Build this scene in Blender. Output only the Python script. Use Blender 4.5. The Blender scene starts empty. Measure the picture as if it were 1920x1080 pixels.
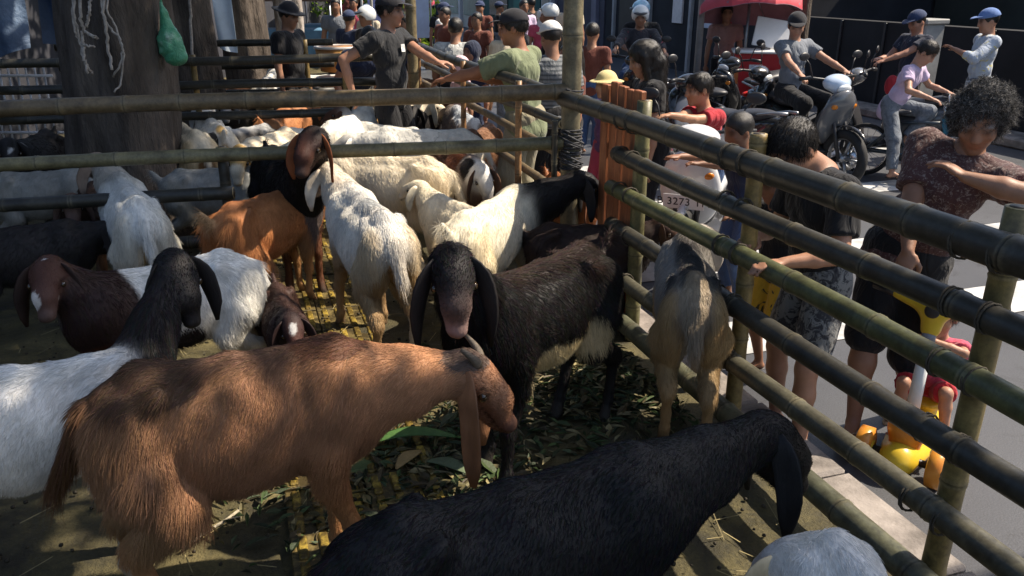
import bpy, math, random
import numpy as np
from math import radians, sin, cos, pi
from mathutils import Vector, Matrix

SC = bpy.context.scene
COL = SC.collection
rng = np.random.default_rng(7)
random.seed(7)

# ---------------------------------------------------------------- camera, light, exposure
EYE = 1.85
PITCH = radians(20.8)
FPX = 1530.0
cam = bpy.data.cameras.new("camera")
cam.sensor_width = 36.0
cam.lens = 36.0 * FPX / 1920.0
cam.clip_start = 0.05
cam.clip_end = 600.0
camo = bpy.data.objects.new("camera", cam)
COL.objects.link(camo)
camo.location = (0, 0, EYE)
camo.rotation_euler = (pi / 2 - PITCH, 0, 0)
SC.camera = camo

SUN_AZ = 11.0      # degrees from +X towards +Y (the sun stands right and a little ahead)
SUN_EL = 51.0
sv = Vector((cos(radians(SUN_EL)) * cos(radians(SUN_AZ)), cos(radians(SUN_EL)) * sin(radians(SUN_AZ)), sin(radians(SUN_EL))))
w = bpy.data.worlds.new("World")
SC.world = w
w.use_nodes = True
wn = w.node_tree.nodes
wl = w.node_tree.links
wn.clear()
wo = wn.new("ShaderNodeOutputWorld")
wb = wn.new("ShaderNodeBackground")
sky = wn.new("ShaderNodeTexSky")
sky.sky_type = 'NISHITA'
sky.sun_disc = False
sky.sun_elevation = radians(SUN_EL)
sky.sun_rotation = math.atan2(sv.x, sv.y)
sky.air_density = 1.0
sky.dust_density = 2.0
wb.inputs[1].default_value = 0.108
wl.new(sky.outputs[0], wb.inputs[0])
wl.new(wb.outputs[0], wo.inputs[0])
sun = bpy.data.lights.new("sun", 'SUN')
sun.energy = 4.6
sun.angle = radians(0.5)
sun.color = (1.0, 0.88, 0.72)
suno = bpy.data.objects.new("sun", sun)
COL.objects.link(suno)
suno.location = (6, 3, 9)
suno.rotation_euler = sv.to_track_quat('Z', 'Y').to_euler()
SC.view_settings.view_transform = 'Standard'
SC.view_settings.look = 'None'
SC.view_settings.exposure = 0.95
SC.view_settings.gamma = 1.0
SC.view_settings.use_curve_mapping = False
SC.render.engine = 'CYCLES'
try:
    SC.cycles_curves.shape = 'RIBBONS'
    SC.cycles_curves.subdivisions = 2
except Exception:
    pass
SC.cycles.max_bounces = 6
SC.cycles.transparent_max_bounces = 6

# ---------------------------------------------------------------- tagging helpers
def tag(o, label=None, cat=None, group=None, kind=None):
    if label: o["label"] = label
    if cat: o["category"] = cat
    if group: o["group"] = group
    if kind: o["kind"] = kind
    return o

def empty(name, loc=(0, 0, 0), rz=0.0, scale=1.0, label=None, cat=None, group=None):
    o = bpy.data.objects.new(name, None)
    o.empty_display_size = 0.1
    COL.objects.link(o)
    o.location = loc
    o.rotation_euler = (0, 0, rz)
    o.scale = (scale,) * 3
    return tag(o, label, cat, group)

def children(o):
    return [c for c in bpy.data.objects if c.parent == o]

def copy_tree(o, parent=None):
    c = o.copy()
    COL.objects.link(c)
    c.parent = parent
    for ch in children(o):
        copy_tree(ch, c)
    return c

def ray(px, py):
    a = (px - 960) / FPX
    b = (540 - py) / FPX
    return np.array([a, cos(PITCH) + b * sin(PITCH), -sin(PITCH) + b * cos(PITCH)])

def G(px, py, z=0.0):
    d = ray(px, py)
    return np.array([0, 0, EYE]) + d * ((z - EYE) / d[2])

def RX(px, py, y):
    d = ray(px, py)
    return np.array([0, 0, EYE]) + d * (y / d[1])

# ---------------------------------------------------------------- materials
def new_mat(name):
    m = bpy.data.materials.new(name)
    m.use_nodes = True
    nt = m.node_tree
    b = nt.nodes["Principled BSDF"]
    return m, nt, b

def node(nt, typ, **kw):
    n = nt.nodes.new(typ)
    for k, v in kw.items():
        setattr(n, k, v)
    return n

def mixrgb(nt, fac, a, b, mode='MIX'):
    n = nt.nodes.new("ShaderNodeMix")
    n.data_type = 'RGBA'
    n.blend_type = mode
    for s, v in ((0, fac), (6, a), (7, b)):
        if hasattr(v, "links"):
            nt.links.new(v, n.inputs[s])
        elif s == 0:
            n.inputs[s].default_value = v
        else:
            n.inputs[s].default_value = (*v, 1.0)
    return n.outputs[2]

def noise(nt, scale, detail=4.0, rough=0.55, stretch=None, coord='Object', dist=0.0):
    tc = node(nt, "ShaderNodeTexCoord")
    src = tc.outputs[coord]
    if stretch:
        mp = node(nt, "ShaderNodeMapping")
        mp.inputs["Scale"].default_value = stretch
        nt.links.new(src, mp.inputs[0])
        src = mp.outputs[0]
    n = node(nt, "ShaderNodeTexNoise")
    n.inputs["Scale"].default_value = scale
    n.inputs["Detail"].default_value = detail
    n.inputs["Roughness"].default_value = rough
    n.inputs["Distortion"].default_value = dist
    nt.links.new(src, n.inputs["Vector"])
    return n.outputs[0]

def ramp(nt, fac, stops):
    r = node(nt, "ShaderNodeValToRGB")
    el = r.color_ramp.elements
    while len(el) < len(stops):
        el.new(0.5)
    for e, (p, c) in zip(el, stops):
        e.position = p
        e.color = (*c, 1.0) if len(c) == 3 else c
    nt.links.new(fac, r.inputs[0])
    return r.outputs[0]

def bump(nt, b, h, strength=0.3, dist=0.01):
    n = node(nt, "ShaderNodeBump")
    n.inputs["Strength"].default_value = strength
    n.inputs["Distance"].default_value = dist
    nt.links.new(h, n.inputs["Height"])
    nt.links.new(n.outputs[0], b.inputs["Normal"])

_mc = {}
def M(name, col, rough=0.6, var=0.25, scale=12.0, metal=0.0, bmp=0.15, stretch=None, spec=0.4, col2=None, bscale=None, dist=0.006, coat=0.0):
    """plain procedural material: base colour broken up by noise, fine relief"""
    if name in _mc:
        return _mc[name]
    m, nt, b = new_mat(name)
    n = noise(nt, scale, 5, 0.6, stretch)
    c1 = tuple(max(0, x * (1 - var)) for x in col)
    c2 = col2 or tuple(min(0.9, x * (1 + var)) for x in col)
    nt.links.new(ramp(nt, n, [(0.32, c1), (0.7, c2)]), b.inputs["Base Color"])
    b.inputs["Roughness"].default_value = rough
    b.inputs["Metallic"].default_value = metal
    b.inputs["Specular IOR Level"].default_value = spec
    b.inputs["Coat Weight"].default_value = coat
    if bmp:
        bump(nt, b, noise(nt, bscale or scale * 6, 4, 0.6, stretch), bmp, dist)
    _mc[name] = m
    return m

def M_attr(name, rough=0.6, var=0.2, scale=25.0, bmp=0.2, stretch=None, spec=0.3, sheen=0.0, bscale=None, sss=0.0):
    """colour from the mesh's own colour attribute, broken up by noise"""
    if name in _mc:
        return _mc[name]
    m, nt, b = new_mat(name)
    at = node(nt, "ShaderNodeAttribute", attribute_name="Col")
    n = noise(nt, scale, 5, 0.65, stretch)
    f = ramp(nt, n, [(0.25, (1 - var,) * 3), (0.75, (1 + var,) * 3)])
    nt.links.new(mixrgb(nt, 1.0, at.outputs[0], f, 'MULTIPLY'), b.inputs["Base Color"])
    b.inputs["Roughness"].default_value = rough
    b.inputs["Specular IOR Level"].default_value = spec
    if sheen:
        b.inputs["Sheen Weight"].default_value = sheen
    if sss:
        b.inputs["Subsurface Weight"].default_value = sss
        b.inputs["Subsurface Radius"].default_value = (0.012, 0.005, 0.003)
        b.inputs["Subsurface Scale"].default_value = 0.5
    if bmp:
        bump(nt, b, noise(nt, bscale or scale * 4, 4, 0.6, stretch), bmp, 0.006)
    _mc[name] = m
    return m

# ---------------------------------------------------------------- mesh builder
class MB:
    def __init__(s):
        s.v = []; s.f = []; s.c = []; s.n = 0; s.smooth = []
    def add(s, v, f, col=None, smooth=True):
        v = np.asarray(v, float).reshape(-1, 3)
        s.v.append(v)
        for q in f:
            s.f.append(tuple(int(i) + s.n for i in q))
        s.smooth += [smooth] * len(f)
        c = np.ones((len(v), 3)) * 0.5 if col is None else np.broadcast_to(np.asarray(col, float), (len(v), 3))
        s.c.append(c)
        s.n += len(v)
        return s
    def box(s, c, size, R=None, col=None, bevel=0.0):
        hx, hy, hz = [x / 2 for x in size]
        bv = min(bevel, hx * .9, hy * .9, hz * .9)
        if bv <= 0:
            v = np.array([(x, y, z) for x in (-hx, hx) for y in (-hy, hy) for z in (-hz, hz)])
            f = [(0, 1, 3, 2), (4, 6, 7, 5), (0, 4, 5, 1), (2, 3, 7, 6), (0, 2, 6, 4), (1, 5, 7, 3)]
        else:
            v = []
            for x in (-1, 1):
                for y in (-1, 1):
                    for z in (-1, 1):
                        v += [(x * hx, y * (hy - bv), z * (hz - bv)), (x * (hx - bv), y * hy, z * (hz - bv)), (x * (hx - bv), y * (hy - bv), z * hz)]
            v = np.array(v)
            I = lambda x, y, z, a: ((x * 2 + y) * 2 + z) * 3 + a
            f = [(I(0,0,0,0), I(0,0,1,0), I(0,1,1,0), I(0,1,0,0)), (I(1,0,0,0), I(1,1,0,0), I(1,1,1,0), I(1,0,1,0)),
                 (I(0,0,0,1), I(1,0,0,1), I(1,0,1,1), I(0,0,1,1)), (I(0,1,0,1), I(0,1,1,1), I(1,1,1,1), I(1,1,0,1)),
                 (I(0,0,0,2), I(0,1,0,2), I(1,1,0,2), I(1,0,0,2)), (I(0,0,1,2), I(1,0,1,2), I(1,1,1,2), I(0,1,1,2))]
            for z in (0, 1):
                for x in (0, 1):
                    for y in (0, 1):
                        f.append((I(x,y,z,0), I(x,y,z,1), I(x,y,z,2)))
            for a in (0, 1):
                for b in (0, 1):
                    f.append((I(a,b,0,0), I(a,b,1,0), I(a,b,1,1), I(a,b,0,1)))
                    f.append((I(a,0,b,0), I(a,1,b,0), I(a,1,b,2), I(a,0,b,2)))
                    f.append((I(0,a,b,1), I(1,a,b,1), I(1,a,b,2), I(0,a,b,2)))
        if R is not None:
            v = v @ np.asarray(R).T
        return s.add(v + np.asarray(c, float), f, col, bevel > 0 and False)
    def loft(s, pts, ra, rb=None, side=None, n=10, col=None, cap=True, smooth=True):
        """elliptical tube through pts; ra half-width along side, rb half-thickness"""
        P = np.asarray(pts, float); m = len(P)
        ra = np.broadcast_to(np.asarray(ra, float), (m,))
        rb = ra if rb is None else np.broadcast_to(np.asarray(rb, float), (m,))
        T = np.gradient(P, axis=0)
        T /= np.linalg.norm(T, axis=1, keepdims=True) + 1e-9
        if side is None:
            side = np.array([1.0, 0, 0]) if abs(T[0, 0]) < 0.8 else np.array([0, 1.0, 0])
        sd = np.broadcast_to(np.asarray(side, float), (m, 3))
        S = np.empty((m, 3)); prev = None
        for i in range(m):
            x = sd[i] if prev is None or np.ndim(side) == 2 else prev
            x = x - T[i] * np.dot(x, T[i])
            l = np.linalg.norm(x)
            x = x / l if l > 1e-6 else np.cross(T[i], (0, 0, 1.0))
            S[i] = x; prev = x
        U = np.cross(T, S)
        a = np.linspace(0, 2 * pi, n, endpoint=False)
        V = P[:, None, :] + S[:, None, :] * (np.cos(a)[None, :, None] * ra[:, None, None]) + U[:, None, :] * (np.sin(a)[None, :, None] * rb[:, None, None])
        f = [(i * n + j, i * n + (j + 1) % n, (i + 1) * n + (j + 1) % n, (i + 1) * n + j) for i in range(m - 1) for j in range(n)]
        if cap:
            f.append(tuple(range(n - 1, -1, -1)))
            f.append(tuple((m - 1) * n + j for j in range(n)))
        if col is not None:
            col = np.asarray(col, float)
            if col.ndim == 2:
                col = np.repeat(col, n, axis=0)
        return s.add(V.reshape(-1, 3), f, col, smooth)
    def tube(s, a, b, r, r2=None, n=10, col=None):
        return s.loft([a, b], [r, r if r2 is None else r2], n=n, col=col)
    def torus(s, c, R, r, axis='y', n=28, m=8, col=None, sz=1.0):
        a = np.linspace(0, 2 * pi, n, endpoint=False); b = np.linspace(0, 2 * pi, m, endpoint=False)
        A, B = np.meshgrid(a, b, indexing='ij')
        x = (R + r * np.cos(B)) * np.cos(A); z = (R + r * np.cos(B)) * np.sin(A); y = r * sz * np.sin(B)
        V = np.stack([x, y, z], -1).reshape(-1, 3)
        if axis == 'z': V = V[:, [0, 2, 1]]
        if axis == 'x': V = V[:, [1, 0, 2]]
        f = [(i * m + j, ((i + 1) % n) * m + j, ((i + 1) % n) * m + (j + 1) % m, i * m + (j + 1) % m) for i in range(n) for j in range(m)]
        return s.add(V + np.asarray(c, float), f, col)
    def ell(s, c, r, R=None, n=14, m=9, col=None):
        u = np.linspace(0, pi, m); t = np.linspace(0, 2 * pi, n, endpoint=False)
        V = np.array([(sin(a) * cos(b), sin(a) * sin(b), cos(a)) for a in u for b in t]) * np.asarray(r, float)
        if R is not None: V = V @ np.asarray(R).T
        f = [(i * n + j, (i + 1) * n + j, (i + 1) * n + (j + 1) % n, i * n + (j + 1) % n) for i in range(m - 1) for j in range(n)]
        return s.add(V + np.asarray(c, float), f, col)
    def quad(s, p, col=None):
        return s.add(p, [tuple(range(len(p)))], col, False)
    def prism(s, poly, y0, y1, col=None):
        """outline in the XZ plane, thick in Y"""
        n = len(poly)
        V = [(x, y0, z) for x, z in poly] + [(x, y1, z) for x, z in poly]
        f = [tuple(range(n)), tuple(range(2 * n - 1, n - 1, -1))] + [(i, i + n, (i + 1) % n + n, (i + 1) % n) for i in range(n)]
        return s.add(V, f, col, False)
    def build(s, name, mat, parent=None, loc=None):
        V = np.concatenate(s.v) if s.v else np.zeros((0, 3))
        o = mk(name, V, s.f, mat, parent, np.concatenate(s.c) if s.c else None, s.smooth)
        if loc is not None: o.location = loc
        return o

def mk(name, V, F, mat, parent=None, cols=None, smooth=True):
    me = bpy.data.meshes.new(name)
    V = np.ascontiguousarray(V, dtype=np.float32)
    me.vertices.add(len(V))
    me.vertices.foreach_set("co", V.ravel())
    if isinstance(F, np.ndarray):
        k = F.shape[1]; nf = len(F)
        li = F.astype(np.int32).ravel(); st = np.arange(0, nf * k, k, dtype=np.int32)
    else:
        nf = len(F)
        li = np.fromiter((i for q in F for i in q), dtype=np.int32)
        ln = np.fromiter((len(q) for q in F), dtype=np.int32)
        st = np.concatenate([[0], np.cumsum(ln)[:-1]]).astype(np.int32) if nf else np.zeros(0, np.int32)
    me.loops.add(len(li)); me.loops.foreach_set("vertex_index", li)
    me.polygons.add(nf); me.polygons.foreach_set("loop_start", st)
    sm = np.ones(nf, dtype=bool) if smooth is True else (np.zeros(nf, dtype=bool) if smooth is False else np.asarray(smooth, dtype=bool))
    me.update(calc_edges=True)
    me.validate()
    if len(me.polygons) == nf:
        me.polygons.foreach_set("use_smooth", sm)
    if cols is not None and len(cols) == len(me.vertices):
        ca = me.color_attributes.new("Col", 'FLOAT_COLOR', 'POINT')
        cc = np.ones((len(V), 4), dtype=np.float32); cc[:, :3] = cols
        ca.data.foreach_set("color", cc.ravel())
    if mat is not None:
        me.materials.append(mat)
    o = bpy.data.objects.new(name, me)
    COL.objects.link(o)
    if parent is not None: o.parent = parent
    return o

# ---------------------------------------------------------------- implicit bodies
def rot(axis, deg):
    return np.array(Matrix.Rotation(radians(deg), 3, axis))

def frame(fwd, up=(0, 0, 1)):
    """columns x=fwd, y=left, z=up"""
    x = np.asarray(fwd, float); x = x / np.linalg.norm(x)
    y = np.cross(up, x); y /= np.linalg.norm(y)
    return np.stack([x, y, np.cross(x, y)], 1)

class Body:
    def __init__(s, k=0.03):
        s.p = []; s.k = k
    def cap(s, a, ra, b, rb, reg, k=None, cut=False):
        s.p.append(('c', np.asarray(a, float), ra, np.asarray(b, float), rb, reg, s.k if k is None else k, cut)); return s
    def ell(s, c, r, reg, R=None, k=None):
        s.p.append(('e', np.asarray(c, float), np.asarray(r, float), np.eye(3) if R is None else np.asarray(R), 0, reg, s.k if k is None else k, False)); return s
    def sub(s, c, r, R=None, k=0.01):
        s.p.append(('s', np.asarray(c, float), np.asarray(r, float), np.eye(3) if R is None else np.asarray(R), 0, 'sub', k, False)); return s
    @staticmethod
    def dist(p, X):
        if p[0] == 'c':
            a, ra, b, rb = p[1:5]
            ba = b - a; L2 = ba @ ba + 1e-12
            t = ((X - a) @ ba) / L2
            tc = np.clip(t, 0, 1)
            d = np.linalg.norm(X - a - tc[..., None] * ba, axis=-1) - (ra + (rb - ra) * tc)
            if p[7]:
                d = np.maximum(d, (t - 1) * math.sqrt(L2))
            return d
        q = (X - p[1]) @ p[3] / p[2]
        k0 = np.linalg.norm(q, axis=-1)
        k1 = np.linalg.norm(q / p[2], axis=-1) + 1e-9
        return k0 * (k0 - 1) / k1
    def mesh(s, vox, wob=0.0, wscale=8.0, clip=None):
        lo = np.full(3, 1e9); hi = -lo; bb = []
        for p in s.p:
            if p[0] == 'c':
                r = max(p[2], p[4]); l = np.minimum(p[1], p[3]) - r; h = np.maximum(p[1], p[3]) + r
            else:
                e = np.abs(p[3]) @ p[2]; l = p[1] - e; h = p[1] + e
            m = p[6] + 2 * vox + wob
            bb.append((l - m, h + m))
            if p[0] != 's':
                lo = np.minimum(lo, l); hi = np.maximum(hi, h)
        lo = lo - 3 * vox - wob - 0.01; hi = hi + 3 * vox + wob + 0.01
        N = np.ceil((hi - lo) / vox).astype(int) + 1
        F = np.full(N, 0.2, dtype=np.float32)
        ax = [lo[i] + vox * np.arange(N[i]) for i in range(3)]
        for p, (l, h) in zip(s.p, bb):
            i0 = np.clip(np.floor((l - lo) / vox).astype(int), 0, N); i1 = np.clip(np.ceil((h - lo) / vox).astype(int) + 1, 0, N)
            if np.any(i1 <= i0): continue
            sl = tuple(slice(a, b) for a, b in zip(i0, i1))
            X = np.stack(np.meshgrid(ax[0][sl[0]], ax[1][sl[1]], ax[2][sl[2]], indexing='ij'), -1)
            d = s.dist(p, X).astype(np.float32)
            f = F[sl]
            if p[0] == 's':
                F[sl] = np.maximum(f, -d)
            else:
                k = max(p[6], 1e-4)
                hh = np.maximum(k - np.abs(f - d), 0) / k
                F[sl] = np.minimum(f, d) - hh * hh * k * 0.25
        if wob or clip:
            X = np.stack(np.meshgrid(*ax, indexing='ij'), -1)
            if wob:
                w_ = wscale
                F += wob * (np.sin(X[..., 0] * w_ + 2.1 * np.sin(X[..., 2] * w_ * .7)) * np.sin(X[..., 1] * w_ * 1.1 + 1.3 + 1.7 * np.sin(X[..., 0] * w_ * .6)) * np.sin(X[..., 2] * w_ * .8 + np.sin(X[..., 1] * w_))).astype(np.float32)
            for n_, d_ in (clip or []):
                F = np.maximum(F, (X @ np.asarray(n_, float) - d_).astype(np.float32))
        return surface_nets(F, lo, vox)
    def weights(s, V, sig=0.010):
        ps = [p for p in s.p if p[0] != 's']
        D = np.stack([s.dist(p, V) for p in ps], 1)
        D = D - D.min(1, keepdims=True)
        W = np.exp(-D / sig); W /= W.sum(1, keepdims=True)
        return [p[5] for p in ps], W

def surface_nets(F, lo, vox):
    ins = F < 0
    N = F.shape
    c = [ins[i:N[0] - 1 + i, j:N[1] - 1 + j, k:N[2] - 1 + k] for i in (0, 1) for j in (0, 1) for k in (0, 1)]
    any_ = c[0].copy(); all_ = c[0].copy()
    for q in c[1:]:
        any_ |= q; all_ &= q
    act = any_ & ~all_
    idx = np.argwhere(act)
    ids = np.full(act.shape, -1, dtype=np.int32)
    ids[act] = np.arange(len(idx))
    offs = np.array([(i, j, k) for i in (0, 1) for j in (0, 1) for k in (0, 1)])
    vals = np.stack([F[idx[:, 0] + o[0], idx[:, 1] + o[1], idx[:, 2] + o[2]] for o in offs], 1)
    acc = np.zeros((len(idx), 3)); cnt = np.zeros(len(idx))
    for a in range(8):
        for b in range(a + 1, 8):
            if np.abs(offs[a] - offs[b]).sum() != 1: continue
            va, vb = vals[:, a], vals[:, b]
            x = (va < 0) != (vb < 0)
            t = np.where(x, va / np.where(x, va - vb, 1), 0)
            acc += np.where(x[:, None], offs[a] + t[:, None] * (offs[b] - offs[a]), 0); cnt += x
    V = lo + (idx + acc / np.maximum(cnt, 1)[:, None]) * vox
    Q = []
    for ax in range(3):
        A = np.moveaxis(ins, ax, 0); I = np.moveaxis(ids, ax, 0)
        e = A[:-1] != A[1:]
        e[:, 0, :] = False; e[:, :, 0] = False; e[:, -1, :] = False; e[:, :, -1] = False
        w_ = np.argwhere(e)
        if not len(w_): continue
        i, j, k = w_.T
        q = np.stack([I[i, j - 1, k - 1], I[i, j, k - 1], I[i, j, k], I[i, j - 1, k]], 1)
        flip = ~A[i, j, k]
        if ax == 1: flip = ~flip
        q[flip] = q[flip][:, ::-1]
        Q.append(q)
    Q = np.concatenate(Q)
    return V, Q[(Q >= 0).all(1)]

def vnormals(V, Q):
    n = np.cross(V[Q[:, 2]] - V[Q[:, 0]], V[Q[:, 3]] - V[Q[:, 1]])
    a = np.linalg.norm(n, axis=1) * 0.5
    vn = np.zeros_like(V)
    for i in range(4): np.add.at(vn, Q[:, i], n)
    vn /= np.linalg.norm(vn, axis=1, keepdims=True) + 1e-12
    return vn, a

def vnoise(P, scale, seed=0):
    """cheap smooth noise in -1..1"""
    r = np.random.default_rng(seed)
    o = np.zeros(len(P))
    for i in range(6):
        d = r.normal(size=3); d /= np.linalg.norm(d)
        o += np.sin(P @ d * scale * (0.6 + 0.35 * i) + r.uniform(0, 6.28)) / (1 + 0.3 * i)
    return o / 2.6

def make_fur(name, parent, root, dirs, length, cols, rad, mat, droop=0.3, seg=4, curl=0.0):
    n = len(root)
    t = np.linspace(0, 1, seg)
    g = np.array([0, 0, -1.0])
    P = root[:, None, :] + dirs[:, None, :] * (length[:, None] * t)[..., None] + g * (droop * length[:, None] * t ** 2)[..., None]
    if curl:
        P += rng.normal(size=(n, seg, 3)) * (curl * length[:, None] * t)[..., None]
    hc = bpy.data.hair_curves.new(name)
    hc.add_curves([seg] * n)
    hc.attributes['position'].data.foreach_set('vector', P.astype(np.float32).ravel())
    ra = hc.attributes.get('radius') or hc.attributes.new('radius', 'FLOAT', 'POINT')
    R = np.broadcast_to(np.asarray(rad, float).reshape(-1, 1), (n, 1)) * (1 - 0.85 * t ** 1.5)[None, :]
    ra.data.foreach_set('value', R.astype(np.float32).ravel())
    ca = hc.attributes.new('Col', 'FLOAT_COLOR', 'CURVE')
    cc = np.ones((n, 4), np.float32); cc[:, :3] = cols
    ca.data.foreach_set('color', cc.ravel())
    hc.materials.append(mat)
    o = bpy.data.objects.new(name, hc)
    COL.objects.link(o)
    o.parent = parent
    o["kind"] = "stuff"
    return o
# ---------------------------------------------------------------- goats
def coat_mat():
    return M_attr("goat_coat", rough=0.6, var=0.22, scale=30, bmp=0.35, stretch=(1, 1, 0.35), spec=0.22, sheen=0.0, bscale=160)

def fur_mat():
    if "goat_fur" in _mc: return _mc["goat_fur"]
    m, nt, b = new_mat("goat_fur")
    at = node(nt, "ShaderNodeAttribute", attribute_name="Col")
    nt.links.new(at.outputs[0], b.inputs["Base Color"])
    b.inputs["Roughness"].default_value = 0.6
    b.inputs["Specular IOR Level"].default_value = 0.12
    _mc["goat_fur"] = m
    return m

HORN = M("horn_keratin", (0.10, 0.075, 0.05), 0.45, 0.4, 40, bmp=0.4, stretch=(1, 1, 6))
EYEM = M("goat_eye", (0.030, 0.018, 0.008), 0.06, 0.2, 20, bmp=0.0, spec=0.8)
WHITE = (0.74, 0.70, 0.63); CREAM = (0.70, 0.60, 0.44); BLACK = (0.014, 0.012, 0.012); TAN = (0.42, 0.20, 0.085)
RUST = (0.30, 0.105, 0.035); DBROWN = (0.065, 0.030, 0.018); GREYB = (0.16, 0.125, 0.10); PINK = (0.42, 0.23, 0.18)

GOATS = []
def goat(pos, head, s, label, reg, patches=(), neck=(0.30, 0, 0.20), look=(0, -25), fur=None, vox=0.014,
         horns='none', ear_len=0.24, ear_col=None, step=(0, 0, 0, 0), tail='up', beard=0.0, furmul=1.0, seed=0,
         muzzle=None, fat=1.0, group="goats in the bamboo pen", blaze=None, neckr=1.0, legs=True, spread=0.0, poll=None, shag=0.0, sx=1.0, ear_w=1.0):
    """pos = ground point under the barrel; head = heading in degrees; neck = vector withers->poll; look = (yaw, pitch) of the face"""
    rg = np.random.default_rng(100 + seed)
    e = empty("goat", (pos[0], pos[1], 0), radians(head), s, label, "goat", group)
    e.scale = (s * sx, s, s)
    B = Body(0.035)
    f = fat
    B.ell((0.25, 0, 0.585), (0.205, 0.118 * f, 0.19), 'body')
    B.ell((0.02, 0, 0.575), (0.29, 0.142 * f, 0.185), 'body')
    B.ell((-0.04, 0, 0.53), (0.22, 0.125 * f, 0.165), 'belly')
    B.ell((-0.24, 0, 0.63), (0.19, 0.108, 0.135), 'body')
    B.cap((0.30, 0, 0.765), 0.038, (0.0, 0, 0.735), 0.04, 'spine')
    B.cap((0.0, 0, 0.735), 0.04, (-0.26, 0, 0.745), 0.04, 'spine')
    B.cap((-0.26, 0, 0.74), 0.045, (-0.40, 0, 0.655), 0.035, 'spine')
    for y in (-1, 1):
        B.cap((-0.20, y * 0.085, 0.735), 0.022, (-0.38, y * 0.055, 0.63), 0.03, 'spine')       # hip bones
        B.ell((-0.30, y * 0.078, 0.555), (0.115, 0.062, 0.165), 'haunch', rot('Y', -12))
        B.ell((0.265, y * 0.085, 0.60), (0.085, 0.05, 0.155), 'body', rot('Y', 12))            # shoulder
    for i, (x0, y) in enumerate(((1, 1), (1, -1), (-1, 1), (-1, -1))):
        d = step[i]
        yy = y * (0.085 + spread)
        if x0 > 0:
            B.cap((0.25, y * 0.085, 0.50), 0.058, (0.235 + d * .3, y * 0.088, 0.40), 0.043, 'thigh')
            B.cap((0.235 + d * .3, y * 0.088, 0.40), 0.040, (0.262 + d * .7, yy, 0.245), 0.026, 'leg', 0.02)
            B.ell((0.266 + d * .7, yy, 0.24), (0.026, 0.025, 0.035), 'leg', None, 0.015)
            B.cap((0.262 + d * .7, yy, 0.235), 0.0225, (0.258 + d, yy, 0.085), 0.0185, 'leg', 0.015)
            B.cap((0.258 + d, yy, 0.08), 0.0235, (0.272 + d, yy, 0.045), 0.022, 'leg', 0.015)
            B.cap((0.272 + d, yy, 0.042), 0.025, (0.285 + d, yy, 0.012), 0.029, 'hoof', 0.008)
        else:
            B.cap((-0.27, y * 0.085, 0.50), 0.088, (-0.205 + d * .3, y * 0.09, 0.40), 0.052 + shag, 'haunch')
            B.cap((-0.205 + d * .3, y * 0.09, 0.40), 0.056 + shag, (-0.375 + d * .7, yy, 0.285), 0.030 + shag * .9, 'thigh')
            B.cap((-0.36 + d * .7, yy, 0.30), 0.032, (-0.385 + d * .7, yy, 0.27), 0.026, 'leg', 0.02)
            B.cap((-0.38 + d * .7, yy, 0.27), 0.025, (-0.345 + d, yy, 0.09), 0.0195, 'leg', 0.015)
            B.cap((-0.345 + d, yy, 0.085), 0.024, (-0.325 + d, yy, 0.045), 0.0225, 'leg', 0.015)
            B.cap((-0.325 + d, yy, 0.042), 0.025, (-0.312 + d, yy, 0.012), 0.029, 'hoof', 0.008)
    # neck
    nv = np.array(neck, float)
    if poll is not None:
        q_ = RX(*poll)
        q_ = rot('Z', -head) @ (q_ - np.array((pos[0], pos[1], 0))) / np.array((s * sx, s, s))
        nv = q_ - np.array((0.33, 0, 0.70))
    base_hi = np.array((0.33, 0, 0.70)); poll = base_hi + nv   # top of the head
    mid = base_hi + nv * 0.5 + np.array((0, 0, -0.012))
    B.cap((0.33, 0, 0.62), 0.125 * neckr, mid + np.array((0, 0, -0.05)), 0.088 * neckr, 'neck', 0.05)
    B.cap((0.30, 0, 0.70), 0.085 * neckr, mid, 0.07 * neckr, 'neck', 0.05)
    B.cap(mid + np.array((0, 0, -0.02)), 0.085 * neckr, poll + np.array((0, 0, -0.02)), 0.062 * neckr, 'neck', 0.04)
    # head in its own frame
    yaw, pit = radians(look[0]), radians(look[1])
    fw = np.array((cos(yaw) * cos(pit), sin(yaw) * cos(pit), sin(pit)))
    H = frame(fw)
    L = lambda x, y, z: poll + H @ np.array((x, y, z))
    B.ell(L(0.045, 0, 0.005), (0.085, 0.060, 0.064), 'head', H)
    B.cap(L(0.06, 0, 0.015), 0.052, L(0.15, 0, 0.012), 0.044, 'face', 0.03)
    B.ell(L(0.115, 0, 0.03), (0.075, 0.036, 0.034), 'face', H, 0.025)               # Roman nose
    B.cap(L(0.15, 0, 0.008), 0.043, L(0.212, 0, -0.022), 0.034, 'muzzle', 0.02)
    B.cap(L(0.03, 0, -0.045), 0.042, L(0.19, 0, -0.048), 0.023, 'jaw', 0.02)
    B.ell(L(0.228, 0, -0.015), (0.022, 0.030, 0.024), 'nose', H, 0.012)
    for y in (-1, 1):
        B.ell(L(0.082, y * 0.046, 0.026), (0.028, 0.016, 0.015), 'head', H, 0.012)  # brow
        B.ell(L(0.235, y * 0.014, -0.006), (0.006, 0.006, 0.005), 'nostril', H, 0.002)
    if beard:
        B.cap(L(0.17, 0, -0.07), 0.02, L(0.17, 0, -0.07) + np.array((0, 0, -beard)), 0.006, 'beard', 0.02)
    # tail
    tb = np.array((-0.41, 0, 0.675))
    tv = {'up': (-0.075, 0, 0.10), 'down': (-0.07, 0, -0.16), 'out': (-0.16, 0.0, 0.0), 'bush': (-0.13, 0.02, -0.22)}[tail]
    B.cap(tb, 0.033, tb + np.array(tv), 0.014, 'tail', 0.02)
    V, Q = B.mesh(vox / s if vox > .016 else vox, wob=0.004, wscale=26)
    regs, Wt = B.weights(V, 0.012)
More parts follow.
